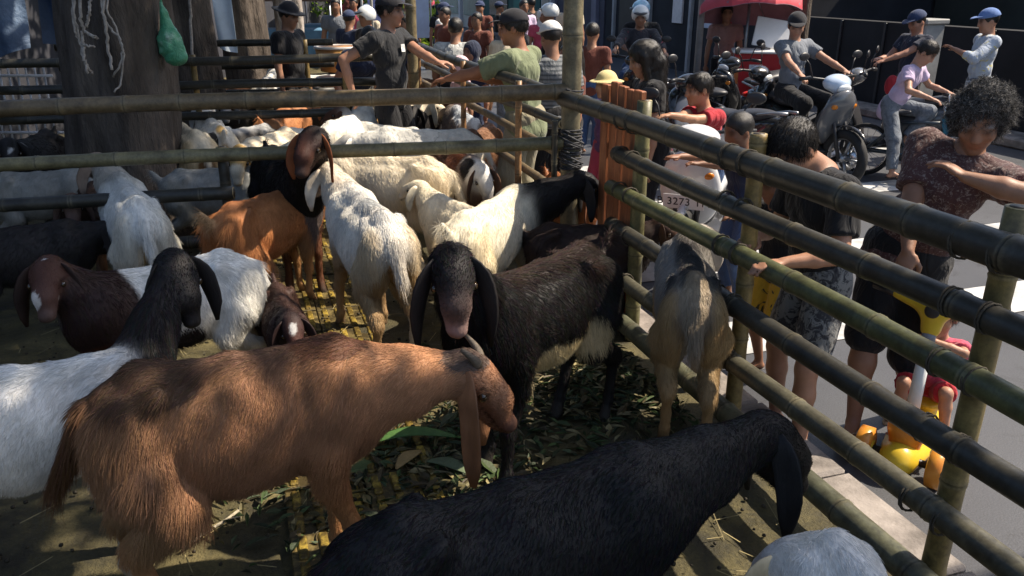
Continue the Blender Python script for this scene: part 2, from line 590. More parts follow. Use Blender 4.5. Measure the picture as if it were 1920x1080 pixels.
    base = {'body': WHITE}
    base.update(reg)
    par = {'belly': 'body', 'spine': 'body', 'haunch': 'body', 'thigh': 'haunch', 'neck': 'body', 'head': 'neck', 'face': 'head', 'muzzle': 'face',
           'jaw': 'face', 'nose': 'muzzle', 'leg': 'thigh', 'tail': 'spine', 'beard': 'jaw', 'hoof': None, 'nostril': None}
    def rc(r):
        while r not in base:
            r = par[r]
            if r is None: return (0.035, 0.028, 0.022)
        return base[r]
    C = Wt @ np.array([rc(r) for r in regs])
    ns = vnoise(V, 22, seed) * 0.028
    for (c, r, col) in patches:
        c = np.array(L(*c[1:])) if c[0] == 'h' else np.array(c, float)
        r = np.asarray(r, float)
        q = np.linalg.norm((V - c) / r, axis=1) + ns / np.mean(r)
        a = np.clip((1.0 - q) / 0.10 + 0.5, 0, 1)[:, None]
        C = C * (1 - a) + np.array(col) * a
    if blaze is not None:                                   # stripe down the face
        q = (V - poll) @ H
        a = np.clip((0.018 - np.abs(q[:, 1]) + ns * .2) / 0.008, 0, 1) * (q[:, 0] > 0.02) * (q[:, 2] > -0.01)
        C = C * (1 - a[:, None]) + np.array(blaze) * a[:, None]
    q = (V - poll) @ H                                      # mouth slit and dark eye rims
    mo = np.exp(-((q[:, 2] + .040 + (q[:, 0] - .2) * .12) / .006) ** 2) * (q[:, 0] > .12) * (q[:, 0] < .25) * (np.abs(q[:, 1]) < .07)
    er = np.exp(-((np.linalg.norm((q - np.array((.088, 0, .014))) * np.array((1, 0, 1)), axis=1) - .016) / .006) ** 2) * (np.abs(q[:, 1]) > .035) * (np.abs(q[:, 1]) < .08)
    C = C * (1 - .75 * np.clip(mo + er * .8, 0, 1))[:, None]
    C *= 1 + 0.13 * vnoise(V, 9, seed + 5)[:, None] + 0.10 * vnoise(V, 45, seed + 6)[:, None]
    mud = np.clip((.50 - V[:, 2]) / .35 + .55 * vnoise(V, 11, seed + 9), 0, 1) * .42 + np.clip(vnoise(V, 6, seed + 12) - .35, 0, 1) * .35
    lum = C.mean(1, keepdims=True)
    C = C * (1 - mud[:, None] * (lum > .12)) + np.array((.23, .165, .085)) * (mud[:, None] * (lum > .12))
    C = np.clip(C, 0.004, 0.85)
    mk("body", V, Q, coat_mat(), e, C)
    # ears
    ec = np.array(ear_col if ear_col is not None else rc('head'))
    for y in (-1, 1):
        t = np.linspace(0, 1, 9)
        b0 = L(0.005, y * 0.05, 0.022)
        side = H @ np.array((0.1, y, 0.0)); side[2] = 0
        side /= np.linalg.norm(side) + 1e-9
        out = 0.054 * np.sin(np.minimum(t * 1.9, pi / 2)) + 0.01 * t
        pts = b0 + side * out[:, None] + np.array((0, 0, -1.0)) * (ear_len * (t ** 1.35))[:, None] + H[:, 0] * (0.02 * np.sin(t * pi) + 0.035 * t ** 2)[:, None]
        wd = np.array([0.017, 0.028, 0.036, 0.038, 0.037, 0.034, 0.029, 0.021, 0.008]) * (ear_len / 0.24) ** 0.4 * ear_w
        fh = np.array((fw[0], fw[1], 0)); fh /= np.linalg.norm(fh) + 1e-9
        fx = fh * 0.75 + side * 0.55
        mb = MB()
        cc = ec * (1 + 0.22 * vnoise(pts, 30, seed)[:, None]) * np.linspace(1.0, .8, 9)[:, None]
        mb.loft(pts, wd, 0.0065, np.array([fx + side * .35 * sin(u * 4.0) for u in t]), n=12, col=np.clip(cc, .004, .85))
        ev = mb.v[-1].reshape(9, 12, 3); ca = np.cos(np.linspace(0, 2 * pi, 12, endpoint=False)) ** 2
        ev += (side * .35 - fh * .1)[None, None, :] * (ca[None, :, None] * (wd * .75)[:, None, None])          # cupped leaf
        ev += (vnoise(ev.reshape(-1, 3), 55, seed) * .0035).reshape(9, 12, 1) * side
        mb.v[-1] = ev.reshape(-1, 3)
        mb.c[-1] = np.clip(mb.c[-1] * (1 + .25 * vnoise(mb.v[-1], 70, seed + 2)[:, None]), .003, .85)
        mb.build("ear", coat_mat(), e)
        mb = MB(); mb.ell(L(0.094, y * 0.0625, 0.010), (0.0145, 0.0115, 0.0135), H, 10, 7); mb.build("eye", EYEM, e)
        if horns != 'none':
            hl = {'short': 0.07, 'mid': 0.13, 'long': 0.2}[horns]
            t = np.linspace(0, 1, 8)
            hp = L(0.02, y * 0.026, 0.055) + np.array([H @ np.array((-hl * (0.35 * u + 0.65 * u * u), y * hl * 0.35 * u, hl * (0.42 * u - 0.30 * u * u))) for u in t])
            mb = MB(); mb.loft(hp, 0.017 * (1 - 0.8 * t) + 0.003, n=8); mb.build("horn", HORN, e)
    # coat hair
    n = int((fur or 0) * furmul)
    if n:
        vn, ar = vnormals(V, Q)
        dom = np.argmax(Wt, 1)
        lens = {'body': .019, 'belly': .030, 'spine': .038, 'haunch': .042, 'thigh': .036, 'neck': .030, 'head': .012, 'face': .010, 'muzzle': .007, 'jaw': .016,
                'nose': .0, 'leg': .013, 'hoof': .0, 'tail': .085, 'beard': .09, 'nostril': .0}
        lens.update(base.get('_len', {}))
        hl = np.array([lens[r] for r in regs])
        fd = np.argmax(Wt[Q[:, 0]], 1)
        wgt = ar * np.where(hl[fd] > 0, 1, 0)
        pick = rg.choice(len(Q), n, p=wgt / wgt.sum())
        u = rg.random((n, 2))
        q = Q[pick]
        R0 = (V[q[:, 0]] * ((1 - u[:, :1]) * (1 - u[:, 1:])) + V[q[:, 1]] * (u[:, :1] * (1 - u[:, 1:])) + V[q[:, 2]] * (u[:, :1] * u[:, 1:]) + V[q[:, 3]] * ((1 - u[:, :1]) * u[:, 1:]))
        N0 = vn[q[:, 0]]
        gro = {'body': (-.55, 0, -.8), 'belly': (-.4, 0, -.8), 'spine': (-1, 0, -.35), 'haunch': (-.35, 0, -1), 'thigh': (-.5, 0, -1), 'neck': tuple(-nv / np.linalg.norm(nv) + np.array((0, 0, -.7))),
               'head': tuple(-fw), 'face': tuple(-fw), 'muzzle': tuple(-fw), 'jaw': tuple(-fw + np.array((0, 0, -.6))), 'leg': (-.1, 0, -1), 'tail': tuple(np.array(tv) * 6 + np.array((0, 0, -.6))), 'beard': (0, 0, -1), 'hoof': (0, 0, -1), 'nose': (0, 0, -1), 'nostril': (0, 0, -1)}
        gm = np.array([gro[r] for r in regs], float)
        D = Wt[q[:, 0]] @ gm
        D += rg.normal(size=D.shape) * 0.22
        cl = np.stack([vnoise(R0, 38, 3), vnoise(R0, 38, 4), vnoise(R0, 38, 5)], 1) * 0.28      # locks of hair
        D += cl
        D -= N0 * np.sum(D * N0, 1, keepdims=True)
        D /= np.linalg.norm(D, axis=1, keepdims=True) + 1e-9
        D += N0 * (0.16 + 0.16 * rg.random((n, 1)))
        D /= np.linalg.norm(D, axis=1, keepdims=True)
        ln = (Wt[q[:, 0]] @ hl) * rg.uniform(0.55, 1.25, n) * (1 + 0.25 * vnoise(R0, 15, 8))
        fc = C[q[:, 0]] * rg.uniform(0.80, 1.2, (n, 1)) + rg.normal(size=(n, 3)) * 0.004
        rad = base.get('_rad', 0.0008)
        make_fur("fur", e, R0, D, ln, np.clip(fc, .003, .9), rad, fur_mat(), 0.25)
    GOATS.append(e)
    return e
# ---------------------------------------------------------------- street frame: t runs along the fence away from the camera, u across the road
F0 = np.array([1.28, 1.92]); FD = np.array([-0.313, 0.95]); FD /= np.linalg.norm(FD); FN = np.array([FD[1], -FD[0]])
FANG = math.degrees(math.atan2(FD[1], FD[0]))
def S(t, u=0.0, z=0.0):
    q = F0 + FD * t + FN * u
    return np.array([q[0], q[1], z])

# ---------------------------------------------------------------- ground
def road_mat():
    m, nt, b = new_mat("asphalt")
    big = noise(nt, 0.7, 5, 0.6)
    fine = noise(nt, 160, 3, 0.7)
    c = ramp(nt, big, [(0.3, (0.044, 0.046, 0.054)), (0.7, (0.074, 0.077, 0.085))])
    c = mixrgb(nt, 0.55, c, ramp(nt, fine, [(0.35, (0.3, 0.3, 0.3)), (0.66, (1.5, 1.5, 1.5))]), 'MULTIPLY')
    stain = ramp(nt, noise(nt, 2.3, 6, 0.7, dist=1.5), [(0.56, (1, 1, 1)), (0.68, (0.62, 0.6, 0.58))])
    nt.links.new(mixrgb(nt, 1.0, c, stain, 'MULTIPLY'), b.inputs["Base Color"])
    b.inputs["Roughness"].default_value = 0.55
    bump(nt, b, fine, 0.35, 0.004)
    return m

def dirt_mat():
    m, nt, b = new_mat("pen_dirt")
    a = noise(nt, 1.6, 8, 0.68, dist=0.8)
    c = ramp(nt, a, [(0.30, (0.028, 0.025, 0.012)), (0.44, (0.060, 0.051, 0.021)), (0.56, (0.11, 0.092, 0.036)), (0.72, (0.19, 0.155, 0.068))])
    wet = ramp(nt, noise(nt, 3.4, 6, 0.7, dist=1.2), [(0.46, (1, 1, 1)), (0.62, (0.42, 0.42, 0.36))])
    c = mixrgb(nt, 1.0, c, wet, 'MULTIPLY')
    fine = noise(nt, 70, 5, 0.75)
    c = mixrgb(nt, 0.7, c, ramp(nt, fine, [(0.3, (0.45, 0.45, 0.42)), (0.7, (1.45, 1.4, 1.3))]), 'MULTIPLY')
    nt.links.new(c, b.inputs["Base Color"])
    nt.links.new(ramp(nt, noise(nt, 3.4, 6, 0.7, dist=1.2), [(0.46, (.8, .8, .8)), (0.64, (.38, .38, .38))]), b.inputs["Roughness"])
    bump(nt, b, fine, 0.8, 0.016)
    return m

ROADM = road_mat(); DIRTM = dirt_mat()
mb = MB(); mb.quad([(-150, -60, -0.10), (150, -60, -0.10), (150, 320, -0.10), (-150, 320, -0.10)])
o = mb.build("road", ROADM); tag(o, kind="structure")

KU = 0.16     # kerb line: this far outside the fence
us = np.concatenate([np.linspace(-26, -5, 22)[:-1], np.linspace(-5, KU, 150)])
ts = np.concatenate([np.linspace(-5, -1.0, 6)[:-1], np.linspace(-1.0, 6.0, 200), np.linspace(6.0, 60, 70)[1:]])
U, T = np.meshgrid(us, ts, indexing='ij')
XY = F0 + T[..., None] * FD + U[..., None] * FN
P = np.concatenate([XY, np.zeros(XY.shape[:2] + (1,))], -1).reshape(-1, 3)
P[:, 2] = 0.012 * vnoise(P, 4, 1) + 0.007 * vnoise(P, 13, 2) + 0.004 * vnoise(P, 37, 3) - 0.004
nu, ntt = len(us), len(ts)
ii = np.arange(nu * ntt).reshape(nu, ntt)
Qd = np.stack([ii[:-1, :-1], ii[1:, :-1], ii[1:, 1:], ii[:-1, 1:]], -1).reshape(-1, 4)
pav = mk("pavement", P, Qd, DIRTM); tag(pav, kind="structure")

# kerb of separate concrete stones
KERBM = M("kerb_concrete", (0.20, 0.175, 0.155), 0.85, 0.5, 5, bmp=0.7, bscale=70, col2=(.34, .30, .27))
kerb = empty("kerb"); tag(kerb, kind="structure")
for i in range(48):
    t0 = -4 + i * 0.6
    mb = MB(); c = S(t0 + 0.3, KU + 0.085 + rng.normal() * .004, -0.045 + rng.normal() * .003)
    mb.box(c, (0.592, 0.17, 0.13), rot('Z', FANG + rng.normal() * .4), bevel=0.014)
    mb.build("kerb_stone", KERBM, kerb)

# yellow tactile paving strip: tiles with raised bars, half buried in dirt
TACM = None
def tact_mat():
    m, nt, b = new_mat("tactile_yellow")
    at = node(nt, "ShaderNodeAttribute", attribute_name="Col")
    d = ramp(nt, noise(nt, 14, 6, 0.75, coord='Object', dist=0.6), [(0.36, (1, 1, 1)), (0.52, (0.20, 0.18, 0.10))])
    nt.links.new(mixrgb(nt, 1.0, at.outputs[0], d, 'MULTIPLY'), b.inputs["Base Color"])
    b.inputs["Roughness"].default_value = 0.6
    bump(nt, b, noise(nt, 90, 4), 0.3, 0.004)
    return m
TACM = tact_mat()
YB = (0.40, 0.28, 0.04)
tu = FN @ (np.array([-0.55, 2.65]) - F0)
for i in range(26):
    for j in (0, 1):
        tt = -0.6 + i * 0.302; uu = tu - 0.16 + j * 0.302
        mb = MB(); R = rot('Z', FANG)
        dz = rng.normal() * 0.006 + (0.001 if abs(vnoise(np.array([[tt * 1.0, uu, 0]]), 3, 9)[0]) < .7 else -.004)
        mb.box((0, 0, -0.006), (0.296, 0.296, 0.03), None, (0.20, 0.15, 0.05), 0.003)
        for k in range(4):
            y = -0.108 + k * 0.072
            for hx in (-0.072, 0.072):
                mb.box((hx, y, 0.012), (0.125, 0.032, 0.014), None, np.array(YB) * rng.uniform(.75, 1.2), 0.005)
        o = mb.build("tactile_tile", TACM, pav, S(tt, uu, 0.004 + dz))
        o.rotation_euler = (rng.normal() * .008, rng.normal() * .008, radians(FANG))

# white bars painted across the road
PAINT = M("road_paint", (0.46, 0.46, 0.46), 0.6, 0.35, 7, bmp=0.3, bscale=120, col2=(0.60, 0.60, 0.59))
for (px, py, wd) in ((1.5, 4.38, 0.42), (3.07, 6.14, 0.36), (3.57, 7.95, 0.36), (2.2, 9.2, 0.34), (2.9, 3.62, 0.22)):
    t0 = (np.array([px, py]) - F0) @ FD
    u0, u1 = (0.62, 6.2)
    if py < 4: u0 = 2.0
    mb = MB(); mb.quad([S(t0 - wd / 2, u0, -0.095), S(t0 - wd / 2, u1, -0.095), S(t0 + wd / 2, u1, -0.095), S(t0 + wd / 2, u0, -0.095)])
    o = mb.build("road_marking", PAINT); tag(o, kind="structure")

# litter trodden into the pen floor
def litter():
    lm = M_attr("litter_leaf", 0.55, 0.3, 30, 0.3)
    mb = MB()
    cols = [(0.035, 0.055, 0.02), (0.055, 0.085, 0.026), (0.10, 0.085, 0.035), (0.06, 0.045, 0.02), (0.19, 0.16, 0.075), (0.02, 0.03, 0.012)]
    cl = [(-0.35, 3.0, .30, 260), (-0.75, 2.95, .28, 160), (0.15, 3.4, .30, 300), (0.45, 3.6, .25, 300), (0.62, 3.35, .22, 200), (0.0, 2.7, .3, 150), (-0.95, 2.75, .25, 110), (-0.3, 2.6, .22, 120), (0.55, 4.1, .2, 90)]
    for cx, cy, sd, n in cl:
        for _ in range(int(n * 1.7)):
            p = np.array([cx + rng.normal() * sd, cy + rng.normal() * sd, 0.012 + abs(rng.normal()) * 0.012])
            if (p[:2] - F0) @ FN > -0.03: continue
            L = rng.uniform(.012, .052) * (1.5 if rng.random() < .08 else 1); wdt = L * rng.uniform(.12, .42)
            R = rot('Z', rng.uniform(0, 360)) @ rot('Y', rng.normal() * 13) @ rot('X', rng.normal() * 16)
            q = np.array([(-L, 0, 0), (-L * .2, wdt, .006), (L * .4, wdt * .7, .004), (L, 0, -.004), (L * .4, -wdt * .7, .004), (-L * .2, -wdt, .006)])
            mb.add(p + q @ R.T, [(0, 1, 2, 3), (0, 3, 4, 5)], np.array(cols[rng.integers(6)]) * rng.uniform(.6, 1.4), False)
    for _ in range(1500):
        p = np.array([rng.uniform(-2.6, 1.0), rng.uniform(1.9, 5.6), 0.012 + abs(rng.normal()) * 0.008])
        if (p[:2] - F0) @ FN > -0.03: continue
        if rng.random() < 0.30:
            a = rng.uniform(0, pi); L = rng.uniform(.02, .08)
            d = np.array([cos(a), sin(a), rng.normal() * .06]) * L
            s = np.array([-sin(a), cos(a), 0]) * .0018
            mb.add([p - d - s, p - d + s, p + d + s, p + d - s], [(0, 1, 2, 3)], np.array((0.33, 0.27, 0.13)) * rng.uniform(.5, 1.2), False)
        else:
            r = rng.uniform(.005, .011)
            mb.ell(p, (r, r * rng.uniform(.7, 1.2), r * .8), None, 6, 4, np.array((0.025, 0.02, 0.012)) * rng.uniform(.6, 1.6))
    o = mb.build("leaf_litter", lm); tag(o, "trampled green leaves, straw and droppings on the pen floor", "litter", kind="stuff")
litter()

def one_leaf(loc, L, wdt, ang, col, label):
    mb = MB(); t = np.linspace(0, 1, 9)
    pts = np.stack([L * (t - .5), 0.04 * L * np.sin(t * pi * 1.3), 0.01 + 0.10 * L * np.sin(t * pi)], 1)
    mb.loft(pts, wdt * np.sin(np.clip(t, .03, .97) * pi) ** .8 + .001, 0.0016, (0, 1, 0), 8, col)
    o = mb.build("fallen_leaf", M_attr("litter_leaf"), None, loc); o.rotation_euler = (0.1, 0, radians(ang))
    tag(o, label, "leaf", "large fallen leaves")
one_leaf((-0.42, 2.98, 0.02), 0.42, 0.035, 12, (0.06, 0.13, 0.035), "long green leaf blade on the ground behind the brown goat's ear")
one_leaf((-0.25, 2.78, 0.02), 0.22, 0.03, -25, (0.10, 0.13, 0.07), "pale green curled leaf among the litter under the black goat")
one_leaf((-0.42, 2.84, 0.02), 0.16, 0.03, 60, (0.30, 0.20, 0.08), "dry yellow leaf lying beside the long green blade")
mb = MB(); pts = np.array([(-1.13, 2.30, .02), (-1.08, 2.37, .03), (-1.03, 2.45, .025), (-1.0, 2.5, .03)])
mb.loft(pts, 0.006, n=6); mb.loft([pts[2], pts[2] + (0.05, 0.01, .01)], [.004, .002], n=6)
tag(mb.build("twig", M("twig_wood", (0.36, 0.31, 0.22), .8, .3, 60)), "pale bare twig lying under the brown goat's belly", "twig")

# ---------------------------------------------------------------- bamboo
def bam_mat():
    m, nt, b = new_mat("bamboo")
    at = node(nt, "ShaderNodeAttribute", attribute_name="Col")
    n1 = noise(nt, 7, 6, 0.7, (1, 1, 1)); n2 = noise(nt, 55, 4, 0.7)
    c = mixrgb(nt, 1.0, at.outputs[0], ramp(nt, n1, [(0.3, (0.45, 0.42, 0.38)), (0.52, (0.95, 0.95, 0.9)), (0.72, (1.5, 1.45, 1.3))]), 'MULTIPLY')
    c = mixrgb(nt, 0.6, c, ramp(nt, n2, [(0.35, (0.6, 0.6, 0.6)), (0.65, (1.35, 1.35, 1.35))]), 'MULTIPLY')
    nt.links.new(c, b.inputs["Base Color"])
    b.inputs["Roughness"].default_value = 0.47
    b.inputs["Specular IOR Level"].default_value = 0.45
    bump(nt, b, n2, 0.18, 0.003)
    return m
BAM = bam_mat()
BDARK = (0.034, 0.032, 0.026); BGREEN = (0.075, 0.080, 0.036); BTAN = (0.20, 0.165, 0.10); BBROWN = (0.13, 0.095, 0.055); BPOST = (0.23, 0.16, 0.06)
def bamboo(a, b, r, col, parent, name="rail", sag=0.0, r2=None, node_gap=0.36, wob=0.006, seed=None, cut=(0.42, 0.33, 0.18)):
    a = np.asarray(a, float); b = np.asarray(b, float)
    L = np.linalg.norm(b - a); r2 = r if r2 is None else r2
    rg = np.random.default_rng(int(abs(a.sum() * 977 + b.sum() * 313) * 10) % 100000 if seed is None else seed)
    nodes = []; x = rg.uniform(.05, node_gap)
    while x < L:
        nodes.append(x); x += node_gap * rg.uniform(.8, 1.2)
    st = [0.0]; kind = [0]
    for x in nodes:
        for dx, k in ((-.05, 0), (-.016, 1), (-.006, 2), (0, 3), (.006, 2), (.02, 1), (.055, 0)):
            if 0 < x + dx < L and x + dx > st[-1] + .002: st.append(x + dx); kind.append(k)
    st.append(L); kind.append(0)
    st = np.array(st); t = st / L
    d = (b - a) / L
    s = np.cross(d, (0, 0, 1)); s = s / np.linalg.norm(s) if np.linalg.norm(s) > .1 else np.array([1., 0, 0])
    up = np.cross(s, d)
    pts = a + d * st[:, None] + up * (-sag * np.sin(t * pi) + wob * np.sin(t * L * 1.9 + rg.uniform(0, 6)) * min(1, L))[:, None] + s * (wob * 1.3 * np.sin(t * L * 1.5 + rg.uniform(0, 6)) * min(1, L))[:, None]
    kk = np.array(kind)
    rr = (r + (r2 - r) * t) * (1 + np.choose(kk, [0, .01, .09, .02]))
    base = np.array(col)
    cc = np.array([base * rg.uniform(.85, 1.15) if k == 0 else (base * 1.05 if k == 1 else (np.array((0.26, 0.225, 0.15)) * .28 + base * .7 if k == 2 else base * .45)) for k in kk])
    mb = MB(); mb.loft(pts, rr, n=14, col=cc)
    # cut ends: pale rim and a dark disc painted as the shaded hollow
    for e_, dd in ((0, -1), (-1, 1)):
        mb.loft([pts[e_] + d * dd * .001, pts[e_] + d * dd * .002], [rr[e_] * .97, rr[e_] * .97], n=14, col=cut)
        mb.loft([pts[e_] + d * dd * .002, pts[e_] + d * dd * .0035], [rr[e_] * .68, rr[e_] * .68], n=14, col=(0.05, 0.035, 0.02))
    return mb.build(name, BAM, parent)

ROPEM = M("binding_rope", (0.045, 0.045, 0.05), 0.7, 0.5, 60, bmp=0.6)
def lashing(c, axis, r, parent, n=6, col=None, spread=0.05, th=.006):
    mb = MB(); c = np.asarray(c, float); ax = np.asarray(axis, float); ax /= np.linalg.norm(ax)
    s = np.cross(ax, (0.3, .2, 1.)); s /= np.linalg.norm(s); v = np.cross(ax, s)
    a = np.linspace(0, 2 * pi * n, n * 12)
    pts = c + ax * (np.linspace(-spread, spread, len(a)) + .006 * np.sin(a * .7))[:, None] + (s * np.cos(a)[:, None] + v * np.sin(a)[:, None]) * (r * (1 + .05 * np.sin(a * 1.7)))[:, None]
    mb.loft(pts, th, n=5)
    return mb.build("rope_binding", col or ROPEM, parent)

fr = empty("bamboo_fence", S(0), 0, 1, "long six rail bamboo fence between the goat pen and the road", "fence", "bamboo fences")
def FP(t, u, z): return S(t, u, z) - S(0)
RAILS = ((1.19, .048, BDARK, 3.12, .0), (1.01, .039, BDARK, 2.36, .012), (0.825, .039, BGREEN, 2.42, .008), (0.61, .040, BDARK, 2.42, .0), (0.365, .039, (0.075, .07, .05), 2.45, .0), (0.125, .045, (0.08, .082, .055), 2.9, .0))
for z, r, c, t1, sg in RAILS:
    bamboo(FP(t1, 0, z), FP(-3.0, 0, z + .01), r, c, fr, "rail", sg, r * 1.08)
for t, zt, r, c in ((2.25, 1.285, .040, (0.14, .13, .06)), (1.28, 1.285, .036, BPOST), (0.13, 1.29, .037, (0.17, .13, .05)), (-1.2, 1.29, .043, BPOST)):
    bamboo(FP(t, 0.088, -0.05), FP(t, 0.088, zt), r, c, fr, "post", 0, r * .93, node_gap=.3)
for t, r in ((2.25, .060), (1.28, .060), (0.13, .062)):
    for z, rr_, *_ in RAILS[:5]:
        for dt in (-.062, .062):
            lashing(FP(t + dt, 0, z), (FD[0], FD[1], 0), rr_ + .003, fr, 2, M("fibre_binding", (0.06, 0.05, 0.035), .8, .4, 60, bmp=.5), .012, .0035)
fb = empty("bamboo_fence", (0, 0, 0), 0, 1, "bamboo cross fence behind the near goats, lashed to a tall bamboo pole", "fence", "bamboo fences")
for (za, zb, r, c, x1) in ((1.195, 1.235, .044, BBROWN, .34), (.90, .935, .037, (0.14, .125, .07), .30), (.68, .69, .036, BDARK, -1.60), (.395, .41, .036, BDARK, -1.60)):
    bamboo((-4.6, 4.13, za - .02), (x1, 4.13 + .73 * (x1 + 4.6) / 4.94, zb), r, c, fb, "rail", 0, r * 1.05)
bamboo((-1.66, 4.62, -.05), (-1.66, 4.62, .95), .03, BDARK, fb, "post")
bamboo((0.36, 4.91, -.05), (0.35, 4.84, 2.9), .058, (0.15, .13, .085), fb, "pole", 0, .055, .42)
for z, n_, sp in ((1.20, 7, .045), (.96, 8, .05), (.84, 12, .075)):
    lashing((0.355, 4.883, z), (.02, -.01, 1), .061, fb, n_, None, sp)
    lashing((0.355, 4.86, z - .01), (.5, .1, 1), .075, fb, 3, None, .03)
bamboo((0.25, 4.80, .72), (0.25, 4.80, 1.07), .018, (0.03, .028, .022), fb, "post", node_gap=.2)

fx = empty("bamboo_fence", S(3.1), 0, 1, "far bamboo fence with thin brown posts beside the man in olive green", "fence", "bamboo fences")
def XP(t, u, z): return S(t, u, z) - S(3.1)
for z, r, c in ((1.19, .036, BDARK), (1.03, .03, BDARK), (.86, .028, BBROWN), (.62, .028, BBROWN), (.3, .03, BDARK)):
    bamboo(XP(3.14, 0, z), XP(7.6, 0, z), r, c, fx, "rail")
for t in (3.75, 5.2, 6.9):
    bamboo(XP(t, -.06, -.05), XP(t, -.06, 1.22), .022, (0.24, .13, .06), fx, "post", node_gap=.25)
for yy, x0, x1, zs, lab in ((7.1, -4.2, -1.15, (1.2, 1.0, .75, .45), "bamboo fence row in front of the farther goats, left of the man in grey"), (8.9, -4.6, -1.9, (1.2, .98, .7), "most distant bamboo fence row beyond the farther goats")):
    fy = empty("bamboo_fence", (0, 0, 0), 0, 1, lab, "fence", "bamboo fences")
    for z in zs:
        bamboo((x0, yy - .35, z), (x1, yy + .1, z + .02), .036, BDARK, fy, "rail")
    for x in (x1 - .25, (x0 + x1) / 2):
        bamboo((x, yy - .05, -.05), (x, yy - .05, 1.25), .025, BPOST, fy, "post")
# a second roof pole deeper in the pens
o = bamboo((-0.93, 8.0, -.05), (-0.95, 8.0, 2.9), .05, (0.20, .16, .09), None, "bamboo_pole"); tag(o, "upright bamboo pole between the two men, right of the black shirt", "pole")

# reddish planks standing on end between pole and fence post
PLK = M("red_plank", (0.22, 0.062, 0.024), 0.6, 0.35, 9, bmp=0.35, stretch=(4, 4, .4), col2=(0.42, 0.15, 0.058))
pg = empty("plank_gate", S(2.45), 0, 1, "gate of upright reddish brown planks standing beside the fence corner", "gate")
for i in range(5):
    t = 2.33 + i * 0.080
    mb = MB(); zt = 1.315 + rng.normal() * .012
    mb.box((0, 0, zt / 2), (0.072, 0.032, zt), rot('Z', FANG + rng.normal() * 3), bevel=.004)
    p = S(t, 0.07 + .008 * (i % 2), 0.0) - S(2.45)
    o = mb.build("plank", PLK, pg, p); o.rotation_euler = (rng.normal() * .01, rng.normal() * .012, 0)
for z in (1.02, .3):
    mb = MB(); mb.box(S(2.52, .105, z) - S(2.45), (0.52, .02, .06), rot('Z', FANG)); mb.build("batten", PLK, pg)
# ---------------------------------------------------------------- the goats, near to far
def place(px, py, z, s, head, lx=0.27):
    """ground point of a goat whose withers (lx ahead of its middle) show at this spot"""
    q = G(px, py, z * s)
    return (q[0] - lx * s * cos(radians(head)), q[1] - lx * s * sin(radians(head)))
# A brown
goat(place(602, 640, .80, 1.06, 17, .24), 17, 1.07, "long haired russet brown goat standing side on in front, long ears hanging",
     dict(body=(0.30, 0.150, 0.078), haunch=(0.27, .14, .076), spine=(.15, .085, .055), leg=(.37, .155, .058), thigh=(.32, .155, .07), neck=(.40, .20, .10), head=(.36, .175, .09), face=(.32, .155, .08), muzzle=(.20, .085, .045), nose=(.10, .05, .04), tail=(.10, .05, .025), _rad=.0008,
          _len=dict(haunch=.075, thigh=.065, body=.022)),
     [((-.25, 0, .74), (.20, .13, .07), (.085, .05, .032)), ((.32, 0, .80), (.16, .09, .05), (.13, .06, .035)), (('h', .0, 0, .05), (.07, .07, .03), (.12, .08, .06))],
     neck=(.36, -.05, -.02), look=(-24, -44), sx=.9, fur=85000, ear_len=.31, ear_col=(.33, .155, .075), tail='bush', seed=1, vox=.011, step=(.0, .06, -.03, .06), horns='short', fat=1.0, shag=.010, ear_w=1.35)
# B white with black head
goat(place(196, 664, .80, .98, 14), 14, .98, "white goat with a black neck and head raised, cut off at the left edge",
     dict(body=(.70, .68, .64), spine=(.66, .66, .64), neck=BLACK, head=BLACK, face=BLACK, haunch=(.60, .58, .52), leg=(.5, .45, .36)),
     [((.44, 0, .66), (.09, .2, .16), BLACK)], poll=(322, 490, 2.66), look=(-62, -56), fur=42000, ear_len=.22, seed=2, vox=.012, step=(.03, -.02, .05, 0), neckr=.80)
# C black, nearest
goat(place(1165, 842, .80, 1.02, 24), 24, 1.02, "glossy black goat nearest the camera at the bottom, head turned down",
     dict(body=(.0065, .0065, .0075), neck=(.006, .006, .0065), head=(.007, .0065, .0065), leg=(.012, .011, .011), tail=BLACK, _rad=.0007, _len=dict(body=.011, neck=.016, spine=.018, haunch=.015, belly=.014)),
     [(('h', .06, .05, .03), (.05, .02, .01), (.06, .06, .065))], poll=(1425, 806, 1.92), look=(-14, -50), fur=52000, tail='down', ear_len=.25, ear_col=(.012, .012, .013), seed=3, vox=.012, step=(.02, -.05, 0, .05), neckr=1.0, fat=.96)
# D white head in the corner
goat((0.80, 1.28), 104, .84, "white goat whose back just shows at the bottom right corner beside the fence",
     dict(body=(.72, .70, .66), head=(.72, .70, .68), neck=(.70, .66, .58), haunch=(.66, .6, .5)), poll=(1490, 1052, 1.58), look=(10, -55), fur=26000, ear_len=.22, ear_col=(.66, .52, .32), seed=4, vox=.012, horns='none')
# E black with yellow belly
goat(place(925, 520, .80, 1.06, -128), -128, 1.06, "black goat with a pale yellow belly, pink muzzle lowered over the brown goat",
     dict(body=(.010, .0085, .008), belly=(.010, .009, .008), neck=BLACK, head=BLACK, spine=(.03, .018, .014), muzzle=(.22, .14, .12), nose=(.42, .27, .24), leg=(.013, .012, .012), haunch=(.014, .013, .012), _len=dict(neck=.065, spine=.05)),
     [((.02, 0, .42), (.25, .22, .115), (.60, .49, .28)), ((-.20, 0, .46), (.10, .18, .09), (.55, .43, .24)), ((.29, -.1, .09), (.05, .05, .03), (.35, .18, .10))],
     poll=(846, 484, 2.55), look=(50, -60), fur=52000, ear_len=.27, seed=5, vox=.012, step=(.05, -.06, -.04, .07), beard=.05, neckr=1.0)
